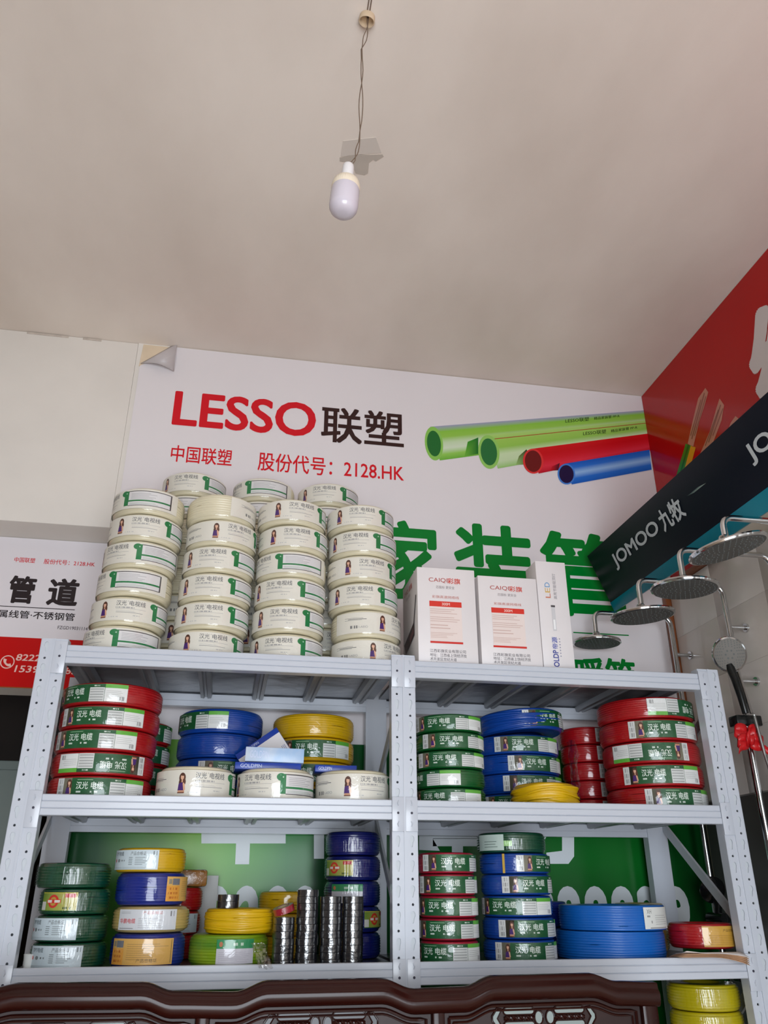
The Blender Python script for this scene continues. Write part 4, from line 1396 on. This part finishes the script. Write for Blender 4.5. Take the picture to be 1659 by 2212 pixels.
obj('lettering', s.mesh('header_lettering', PVINYL), hd, (0, -0.0006, 0))
MB().add([(0, 0.0, -0.004), (LB, 0.0, -0.04), (LB, 0.012, -0.04), (0, 0.012, -0.004), (0, 0.0, 0.001), (LB, 0.0, 0.001), (LB, 0.012, 0.001), (0, 0.012, 0.001)],
         [(0, 1, 2, 3), (7, 6, 5, 4), (0, 4, 5, 1), (3, 2, 6, 7), (0, 3, 7, 4), (1, 5, 6, 2)]).build('lower_band', mat('header_teal', (10, 122, 142), rough=0.3), hd, smooth=False)
for sx in (0.25, 1.6):
    MB().tube([(sx, 0.03, BHt * 0.6), (sx, 0.36, BHt * 0.6 + 0.142)], 0.012, 8).build('bracket', mat('bracket_steel', (150, 150, 150), rough=0.4, metal=0.8), hd)

# display panel with tiles
dp = empty('shower_display', (WX, 0, 0))
tag(dp, 'white tiled shower display panel with brown trim on the right wall', 'display panel')
tile_m = mat('tile_glazed', (214, 206, 198), rough=0.14, var=0.03, vscale=5)
MB().box(-0.03, -0.0008, -1.3, 0.585, 0.6, 2.62).box(-0.0388, -0.0302, -1.29, 0.557, 1.755, 2.623).build('backing', mat('grout', (196, 188, 180), rough=0.8), dp, smooth=False)
tm = MB().box(-0.04, -0.0302, 0.0006, 0.3074, 0.0006, 0.2164, bev=0.0006).mesh('tile', tile_m)
for i in range(6):
    for j in range(4):
        obj('tile', tm, dp, (0, -1.29 + 0.308 * i, 1.755 + 0.217 * j))
MB().box(-0.0395, -0.0302, -1.29, 0.56, 0.6, 1.75, bev=0.001).build('shaded_lower_panel', mat('panel_shade_grey', (92, 90, 88), rough=0.35), dp)  # shade on the lower part of the display, painted in as dark grey
brown = mat('trim_brown', (132, 74, 40), rough=0.4)
MB().box(-0.062, -0.001, 0.562, 0.592, 1.76, 2.645, bev=0.003).build('edge_trim', brown, dp)
MB().box(-0.062, -0.0302, -1.3, 0.562, 2.624, 2.645, bev=0.003).build('top_trim', brown, dp)
MB().box(-0.15, -0.0302, -1.3, -0.08, 2.60, 2.6235, bev=0.003).build('ledge', mat('ledge_cream', (226, 216, 200), rough=0.5), dp)

# showers
chrome = mat('chrome', (206, 208, 210), rough=0.12, metal=1.0)
plate_g = mat('spray_plate_grey', (84, 84, 81), rough=0.5, spec=0.3)
rubber = mat('nozzle_grey', (86, 90, 88), rough=0.6)
blackp = mat('black_plastic', (22, 24, 24), rough=0.2)


def arc(a_, b_, c_, r, n=7):
    a_, b_, c_ = Vector(a_), Vector(b_), Vector(c_)
    p0, p1 = b_ + (a_ - b_).normalized() * r, b_ + (c_ - b_).normalized() * r
    return [p0 * (1 - t) ** 2 + b_ * 2 * t * (1 - t) + p1 * t * t for t in (i / n for i in range(n + 1))]


hose_m = mat('hose_steel', (150, 150, 148), rough=0.3, metal=1.0)


def spring(pts, r, r2, pitch=0.006):
    """ribbed metal hose"""
    out, rs = [], []
    pts = [Vector(p) for p in pts]
    for a_, b_ in zip(pts, pts[1:]):
        L = (b_ - a_).length
        k = max(2, int(L / pitch))
        for i in range(k):
            out += [a_.lerp(b_, i / k), a_.lerp(b_, (i + 0.5) / k)]
            rs += [r, r2]
    return out, rs


WHO = ['furthest back in the corner', 'above the hand shower', 'third from the corner', 'nearest to the camera']
for i, (Y, HR, hz, zb) in enumerate(((0.473, 0.096, 2.349, 1.20), (0.082, 0.114, 2.339, 1.995), (-0.214, 0.108, 2.339, 1.3), (-0.475, 0.118, 2.372, 1.3))):
    RX, HX, AZ = 2.290, 1.955, 2.472
    sh_ = empty('shower_set', (RX, Y, zb))
    tag(sh_, 'chrome rain shower with curved arm, %s' % WHO[i], 'shower', 'rain showers on the display')
    pth = [(0, 0, 0), (0, 0, 0.3)] + arc((0, 0, 0.3), (0, 0, AZ - zb), (HX - RX, 0, AZ - zb), 0.045) + arc((0, 0, AZ - zb), (HX - RX, 0, AZ - zb), (HX - RX, 0, hz - zb), 0.035) + [(HX - RX, 0, hz - zb + 0.03)]
    MB().tube(pth, 0.0098, 12).build('riser_pipe', chrome, sh_)
    hh = MB().lathe([(0.0001, 0.024), (0.014, 0.024), (0.016, 0.012), (HR * 0.7, 0.008), (HR * 0.98, 0.003), (HR, -0.002), (HR * 0.985, -0.007), (HR * 0.93, -0.009)], 48)
    tl = ((0.03, 0.03), (0.02, -0.06), (0.02, 0.03), (-0.02, -0.22))[i]
    hd_ = hh.build('shower_head', chrome, sh_, (HX - RX, 0, hz - zb), (tl[0], tl[1], 0))
    MB().lathe([(0.0001, -0.0092), (HR * 0.93, -0.0092), (HR * 0.93, -0.0080), (0.0001, -0.0080)], 48).build('spray_plate', plate_g, hd_)
    nz = MB()
    for q in range(1, 7):
        for w_ in range(6 * q):
            a_ = 2 * PI * w_ / (6 * q)
            r_ = HR * 0.9 * q / 6.4
            x, y = r_ * math.cos(a_), r_ * math.sin(a_)
            nz.add([(x + 0.0022 * math.cos(t), y + 0.0022 * math.sin(t), -0.009) for t in (0, 1.57, 3.14, 4.71)] + [(x + 0.0012 * math.cos(t), y + 0.0012 * math.sin(t), -0.0115) for t in (0, 1.57, 3.14, 4.71)],
                   [(0, 1, 5, 4), (1, 2, 6, 5), (2, 3, 7, 6), (3, 0, 4, 7), (4, 5, 6, 7)])
    tag(nz.build('nozzles', rubber, hd_, smooth=False, recalc=False), kind='stuff')
    MB().lathe([(0.0001, 0.012), (0.013, 0.012), (0.0145, 0.018), (0.0145, 0.036), (0.011, 0.040), (0.0001, 0.040)], 24).build('collar', chrome, hd_)
    for bz in (0.12, AZ - zb - 0.16):
        MB().tube([(0, 0, bz), (2.3598 - RX, 0, bz)], 0.008, 10).tube([(2.352 - RX, 0, bz), (2.3598 - RX, 0, bz)], 0.016, 14).build('wall_bracket', chrome, sh_)
    if i != 1:
        MB().tube([(0, -0.07, -0.012), (0, 0.07, -0.012)], 0.02, 16).tube([(0, -0.1, -0.012), (0, -0.07, -0.012)], 0.024, 16).build('mixer', chrome if i else blackp, sh_)

# slide bar set with hand shower below the second rain shower
sb = empty('slide_bar_set', (2.285, 0.082, 1.30))
tag(sb, 'chrome slide bar with black bracket below the second shower', 'shower fitting')
MB().tube([(0, 0, 0), (0, 0, 0.655)], 0.0125, 16).build('bar', chrome, sb)
MB().box(-0.05, 0.045, -0.028, 0.024, 0.655, 0.690, bev=0.004).build('bracket', blackp, sb)
MB().tube([(0.01, 0, 0.3), (0.072, 0, 0.3)], 0.009, 10).tube([(0, 0, 0.05), (0.072, 0, 0.05)], 0.012, 10).build('wall_mount', chrome, sb)
hs = empty('hand_shower', (2.262, 0.040, 1.992))
tag(hs, 'round grey hand shower on black handle in front of white tiles', 'hand shower')
MB().tube([(0, 0, 0), (-0.006, 0.0, 0.06), (-0.012, 0.006, 0.12), (-0.018, 0.016, 0.17)], [0.011, 0.013, 0.014, 0.016], 14).build('handle', blackp, hs)
MB().tube([(0.02, -0.004, 0.0), (0.004, 0.004, 0.145)], 0.006, 10).build('chrome_strip', chrome, hs)
nrm = Vector((-0.42, -0.82, -0.30)).normalized()
qr = nrm.to_track_quat('Z', 'Y').to_euler()
hh = MB().lathe([(0.0001, -0.022), (0.03, -0.02), (0.047, -0.01), (0.052, 0.0), (0.050, 0.006), (0.046, 0.008)], 36).build('head_shell', chrome, hs, (-0.02, 0.0, 0.205), qr)
hh.scale = (1.12, 1.22, 1.0)
fp = MB().lathe([(0.0001, 0.009), (0.044, 0.008), (0.046, 0.0075), (0.046, 0.005)], 36).build('face_plate', mat('hand_plate_grey', (112, 108, 102), rough=0.5, spec=0.3), hh)
nz = MB()
for q, n_ in ((0.012, 6), (0.024, 16), (0.030, 20), (0.036, 24), (0.041, 28)):
    for w_ in range(n_):
        a_ = 2 * PI * w_ / n_
        r_ = 0.003 if q == 0.012 else 0.0016
        nz.add([(q * math.cos(a_) + r_ * math.cos(t), q * math.sin(a_) + r_ * math.sin(t), 0.0095) for t in (0, 1.05, 2.1, 3.14, 4.2, 5.24)], [(0, 1, 2, 3, 4, 5)])
tag(nz.build('nozzles', rubber, hh, smooth=False, recalc=False), kind='stuff')
hp, hr = spring([(2.285, 0.03, 1.985), (2.29, 0.02, 1.85), (2.30, -0.01, 1.65), (2.30, -0.04, 1.45), (2.29, -0.02, 1.25), (2.285, 0.05, 1.18)], 0.0062, 0.0052)
tag(MB().tube(hp, hr, 8).build('shower_hose', hose_m), 'ribbed chrome shower hose hanging down beside the slide bar', 'hose')
# second hand shower: black, low in the corner
hb2 = empty('hand_shower', (2.262, 0.42, 1.345))
tag(hb2, 'black hand shower low in the corner behind the single red coil', 'hand shower')
MB().tube([(0, 0, 0), (0.01, 0.0, 0.05), (0.0, -0.01, 0.085)], [0.012, 0.014, 0.022], 12).build('handle', blackp, hb2)
MB().lathe([(0.0001, -0.02), (0.03, -0.016), (0.046, 0.0), (0.044, 0.008), (0.0001, 0.009)], 30).build('head_shell', blackp, hb2, (-0.008, -0.01, 0.10), (-1.2, 0.25, 0))
MB().tube([(0.0, -0.05, 0.01), (0.0, 0.05, 0.01)], 0.018, 12).build('mixer_body', blackp, hb2)
hp, hr = spring([(2.285, 0.355, 1.70), (2.285, 0.355, 1.5), (2.283, 0.358, 1.30), (2.28, 0.36, 1.05)], 0.006, 0.005)
tag(MB().tube(hp, hr, 8).build('shower_hose', hose_m), 'ribbed chrome hose in the corner behind the right post', 'hose')
# red ribbon bow
rb = mat('ribbon_red', (196, 22, 28), rough=0.35)
bow = empty('ribbon_bow', (2.255, 0.050, 1.915))
tag(bow, 'red ribbon bow tied on the slide bar', 'bow')


def band(pts, w, parent, nm):
    vs, fs = [], []
    for p in pts:
        vs += [(p[0], p[1], p[2] - w / 2), (p[0] + 0.004, p[1] - 0.003, p[2] + w / 2)]
    fs = [(2 * i, 2 * i + 1, 2 * i + 3, 2 * i + 2) for i in range(len(pts) - 1)]
    o_ = MB().add(vs, fs).build(nm, rb, parent, recalc=False)
    m_ = o_.modifiers.new('thick', 'SOLIDIFY')
    m_.thickness = 0.0012


for a0, L, zz, w in ((2.9, 0.048, 0.012, 0.030), (0.3, 0.046, 0.010, 0.030), (3.5, 0.052, -0.016, 0.028), (-0.25, 0.050, -0.018, 0.028), (4.3, 0.035, 0.0, 0.034), (5.2, 0.034, 0.004, 0.032)):
    pts = []
    for k in range(13):
        t = 2 * PI * k / 12
        rr_ = L * 0.5 * (1 - math.cos(t))
        off = 0.016 * math.sin(t)
        pts.append((rr_ * math.cos(a0) - off * math.sin(a0) * 0.6, -abs(off) * 0.5 - 0.006 + rr_ * math.sin(a0) * 0.35, zz + off * 0.9 + rr_ * math.sin(a0) * 0.3))
    band(pts, w, bow, 'loop')
for sx, n_ in ((-1, 7), (1, 8)):
    band([(sx * 0.009 * k, -0.01 - 0.002 * k, -0.012 - 0.0065 * k + 0.003 * (k % 2)) for k in range(n_)], 0.022, bow, 'tail')

# ------------------------------------------------------------------ pendant bulb
PY = -1.05
pd = empty('pendant_bulb', (0.762, PY, CZ))
tag(pd, 'unlit LED bulb hanging on twisted wires from the ceiling', 'lamp')
beige = mat('rose_beige', (214, 190, 160), rough=0.5)
MB().lathe([(0.004, -0.001), (0.020, -0.001), (0.0215, -0.004), (0.0225, -0.020), (0.021, -0.0215), (0.019, -0.020), (0.017, -0.007), (0.004, -0.005)], 32).build('ceiling_rose', beige, pd, (0, 0, 0), (0.25, 0.1, 0))
org = Vector((0.762, PY, CZ))
keys = [(795, 34), (793, 60), (788, 85), (781, 105), (782, 150), (780, 200), (779, 260), (776, 305), (770, 330), (763, 348), (754, 357)]
pts = [at(u, v, Y=PY) - org for u, v in keys]
dense = []
for a_, b_ in zip(pts, pts[1:]):
    dense += [a_.lerp(b_, k / 4) for k in range(4)]
dense.append(pts[-1])
wm = mat('cord_grey_brown', (112, 92, 76), rough=0.5)
for ph in (0, PI):
    tw = [p + Vector((math.cos(0.42 * k + ph), math.sin(0.42 * k + ph), 0)) * (0.0042 * abs(math.sin(0.23 * k)) + 0.001) for k, p in enumerate(dense)]
    MB().tube(tw, 0.0013, 6).build('cord', wm, pd)
    MB().tube([(0.0035 * math.cos(ph), -0.018, -0.004), (-0.004 + 0.0035 * math.cos(ph), -0.3, -0.003), (-0.006 + 0.0035 * math.cos(ph), -0.9, -0.003)], 0.0014, 6).build('ceiling_wire', wm, pd)
bt = at(753, 356, Y=PY) - org
bulb = empty('bulb', bt, (0.0, 0.07, 0))
bulb.parent = pd
MB().lathe([(0.0001, 0), (0.010, 0), (0.0135, -0.004), (0.0145, -0.012), (0.0145, -0.040), (0.0125, -0.046), (0.0125, -0.050), (0.0001, -0.050)], 28).build('socket', mat('socket_white', (226, 222, 222), rough=0.4), bulb)
rib = [(0.0120, -0.048), (0.022, -0.052), (0.031, -0.060), (0.0345, -0.072), (0.0350, -0.084), (0.0340, -0.086)]
MB().lathe(rib, 80, 0, lambda a_, i_, r_, z_: (r_ - (0.0009 if (int(round(a_ / (2 * PI) * 80)) % 2 and i_ in (2, 3, 4)) else 0), z_)).build('collar', mat('collar_cream', (232, 218, 196), rough=0.5), bulb)
df = [(0.0335, -0.084), (0.0345, -0.088), (0.0350, -0.110), (0.0350, -0.138)] + [(0.0350 * math.cos(t) ** 0.7 if t < 1.55 else 0.0001, -0.138 - 0.028 * math.sin(t)) for t in (0.3, 0.6, 0.9, 1.2, 1.4, 1.57)]
MB().lathe(df, 40).build('diffuser', mat('diffuser_milky', (206, 198, 208), rough=0.25, coat=0.3), bulb)

# ------------------------------------------------------------------ carved bench in front of the rack
SYB = -0.30
wood = mat('rosewood', (46, 15, 10), rough=0.2, spec=0.3, c2=(32, 10, 8), vscale=5, stretch=(0.3, 2, 3))
wood2 = mat('rosewood_panel', (44, 20, 18), rough=0.42, spec=0.35, c2=(32, 14, 13), vscale=14, stretch=(0.6, 2, 4))
inlay = mat('inlay_pale', (138, 150, 148), rough=0.4)
bench = empty('carved_bench', (0.7, SYB, 0))
tag(bench, 'dark carved wooden bench back with wavy top rail in front of the rack', 'bench')
kx = [(-140, 2150), (-70, 2150), (-20, 2134), (45, 2122), (310, 2120), (378, 2140), (508, 2141), (580, 2117), (822, 2112), (892, 2134), (1000, 2130), (1062, 2106), (1268, 2101), (1328, 2118), (1410, 2120)]
kp = [at(u, v, Y=SYB) for u, v in kx]


def wave(x):
    for a_, b_ in zip(kp, kp[1:]):
        if a_.x <= x <= b_.x:
            t = (x - a_.x) / (b_.x - a_.x)
            return a_.z + (b_.z - a_.z) * t * t * (3 - 2 * t)
    return kp[0].z if x < kp[0].x else kp[-1].z


XA, XB = kp[0].x, kp[-1].x
RH = 0.052
sec = [(-0.020, 0.030), (0.0, 0.031), (0.016, 0.028), (0.026, 0.018), (0.030, 0.0), (0.028, -0.012), (0.02, -0.022), (-0.018, -0.022), (-0.024, -0.020), (-0.029, -0.014), (-0.032, -0.004), (-0.0325, 0.004), (-0.030, 0.011), (-0.025, 0.0155), (-0.0235, 0.020), (-0.0225, 0.027)]
vs, fs = [], []
NX, ns = 150, len(sec)
for i in range(NX + 1):
    x = XA + (XB - XA) * i / NX
    for (y, z) in sec:
        vs.append((x - 0.7, y, wave(x) - 0.031 + z))
for i in range(NX):
    for j in range(ns):
        fs.append((i * ns + j, i * ns + (j + 1) % ns, (i + 1) * ns + (j + 1) % ns, (i + 1) * ns + j))
fs += [list(range(ns)), list(range((NX + 1) * ns - 1, NX * ns - 1, -1))]
MB().add(vs, fs).build('top_rail', wood, bench, ang=1.0)
stl = [(XA, XA + 0.04), (0.508, 0.541), (1.054, 1.086), (1.585, 1.628)]
for a_, b_ in stl:
    z1 = wave((a_ + b_) / 2) - 0.05
    MB().box(a_ - 0.7, b_ - 0.7, -0.022, 0.022, 0.0 if (a_ == XA or a_ > 1.5) else 0.45, z1 + 0.012, bev=0.008).build('stile', wood, bench)
MB().box(XA - 0.7, XB - 0.7, -0.020, 0.020, 0.52, 0.58, bev=0.006).build('lower_rail', wood, bench)
seat = MB().box(XA - 0.7, XB - 0.7, -0.55, -0.03, 0.42, 0.46, bev=0.01).build('seat', wood, bench)
for lx in (XA - 0.68, XB - 0.72):
    MB().box(lx - 0.025, lx + 0.025, -0.54, -0.49, 0, 0.42, bev=0.005).build('leg', wood, bench)
rope_m = MB()
pts = [(-0.037 + 0.074 * k / 24, 0, 0) for k in range(25)]
for ph in (0, 2.1, 4.2):
    rope_m.tube([(p[0], 0.0028 * math.cos(1.0 * k + ph), 0.0028 * math.sin(1.0 * k + ph)) for k, p in enumerate(pts)], 0.0030, 6)
rope_me = rope_m.mesh('rope_carving', wood)


def stadium(hw, hh, n=6):
    return [(hw - hh + hh * math.cos(t), hh * math.sin(t)) for t in (-PI / 2 + PI * k / n for k in range(n + 1))] + [(-hw + hh + hh * math.cos(t), hh * math.sin(t)) for t in (PI / 2 + PI * k / n for k in range(n + 1))]


slot_me = MB().prism(stadium(0.037, 0.0060), -0.004, 0.002).mesh('inlay', inlay, smooth=False)
def mats_of(me, m):
    c_ = me.copy()
    c_.materials[0] = m
    return c_


oval_me = MB().prism([(0.0085 * math.cos(2 * PI * k / 20), 0.0125 * math.sin(2 * PI * k / 20)) for k in range(20)], -0.004, 0.002).mesh('inlay', inlay, smooth=False)
chev = [(-0.004, 0.016), (0.006, 0.018), (0.017, 0.004), (0.017, -0.004), (0.006, -0.018), (-0.004, -0.016), (0.006, 0.0)]
chev_me = MB().prism(chev, -0.004, 0.002).mesh('inlay', inlay, smooth=False)


def loopc(pl_, r_, m_, parent, loc):
    MB().tube(pl_ + pl_[:2], r_, 6, caps=False).build('carved_moulding', m_, parent, loc)


inlay_d = mat('inlay_dark', (62, 64, 70), rough=0.35)
SETS = [(slot_me, oval_me, chev_me), tuple(mats_of(m, inlay_d) for m in (slot_me, oval_me, chev_me))]
for pi_, ((a_, b_), cx, cz) in enumerate((((stl[0][1], stl[1][0]), 0.255, 1.160), ((stl[1][1], stl[2][0]), 0.795, 1.168), ((stl[2][1], stl[3][0]), 1.336, 1.168))):
    slot_m, oval_m, chev_m = SETS[1 if pi_ == 1 else 0]
    n = 40
    top = [(a_ + (b_ - a_) * k / n) for k in range(n + 1)]
    poly = [(x - 0.7, wave(x) - 0.046) for x in top] + [(b_ - 0.7, 0.57), (a_ - 0.7, 0.57)]
    pn = MB().prism(poly, -0.004, 0.012).build('panel', wood2, bench)
    for inset, dz, r_ in ((0.012, 0.064, 0.0042), (0.022, 0.074, 0.0026)):
        xs = [a_ + inset + (b_ - a_ - 2 * inset) * k / n for k in range(n + 1)]
        pl_ = [(x - 0.7, -0.006, wave(x) - dz) for x in xs] + [(b_ - inset - 0.7, -0.006, 0.60), (a_ + inset - 0.7, -0.006, 0.60)]
        loopc(pl_, r_, wood, pn, (0, 0, 0))
    for sx in (-1, 1):
        obj('rope_carving', rope_me, pn, (cx - 0.7 + sx * 0.064, -0.008, cz))
        for sz in (-1, 1):
            obj('inlay', slot_m, pn, (cx - 0.7 + sx * 0.064, -0.0025, cz + sz * 0.0145))
            loopc([(x, 0, z) for x, z in stadium(0.039, 0.0078)], 0.0018, wood, pn, (cx - 0.7 + sx * 0.064, -0.006, cz + sz * 0.0145))
        obj('inlay', oval_m, pn, (cx - 0.7 + sx * 0.0145, -0.0025, cz))
        loopc([(0.0105 * math.cos(2 * PI * k / 16), 0, 0.0148 * math.sin(2 * PI * k / 16)) for k in range(16)], 0.0022, wood, pn, (cx - 0.7 + sx * 0.0145, -0.006, cz))
        obj('inlay', chev_m, pn, (cx - 0.7 + sx * 0.112, -0.0025, cz), (0, 0, 0) if sx > 0 else (0, PI, 0))
        loopc([(sx * x * 1.18, 0, z * 1.18) for x, z in chev], 0.002, wood, pn, (cx - 0.7 + sx * 0.112, -0.006, cz))
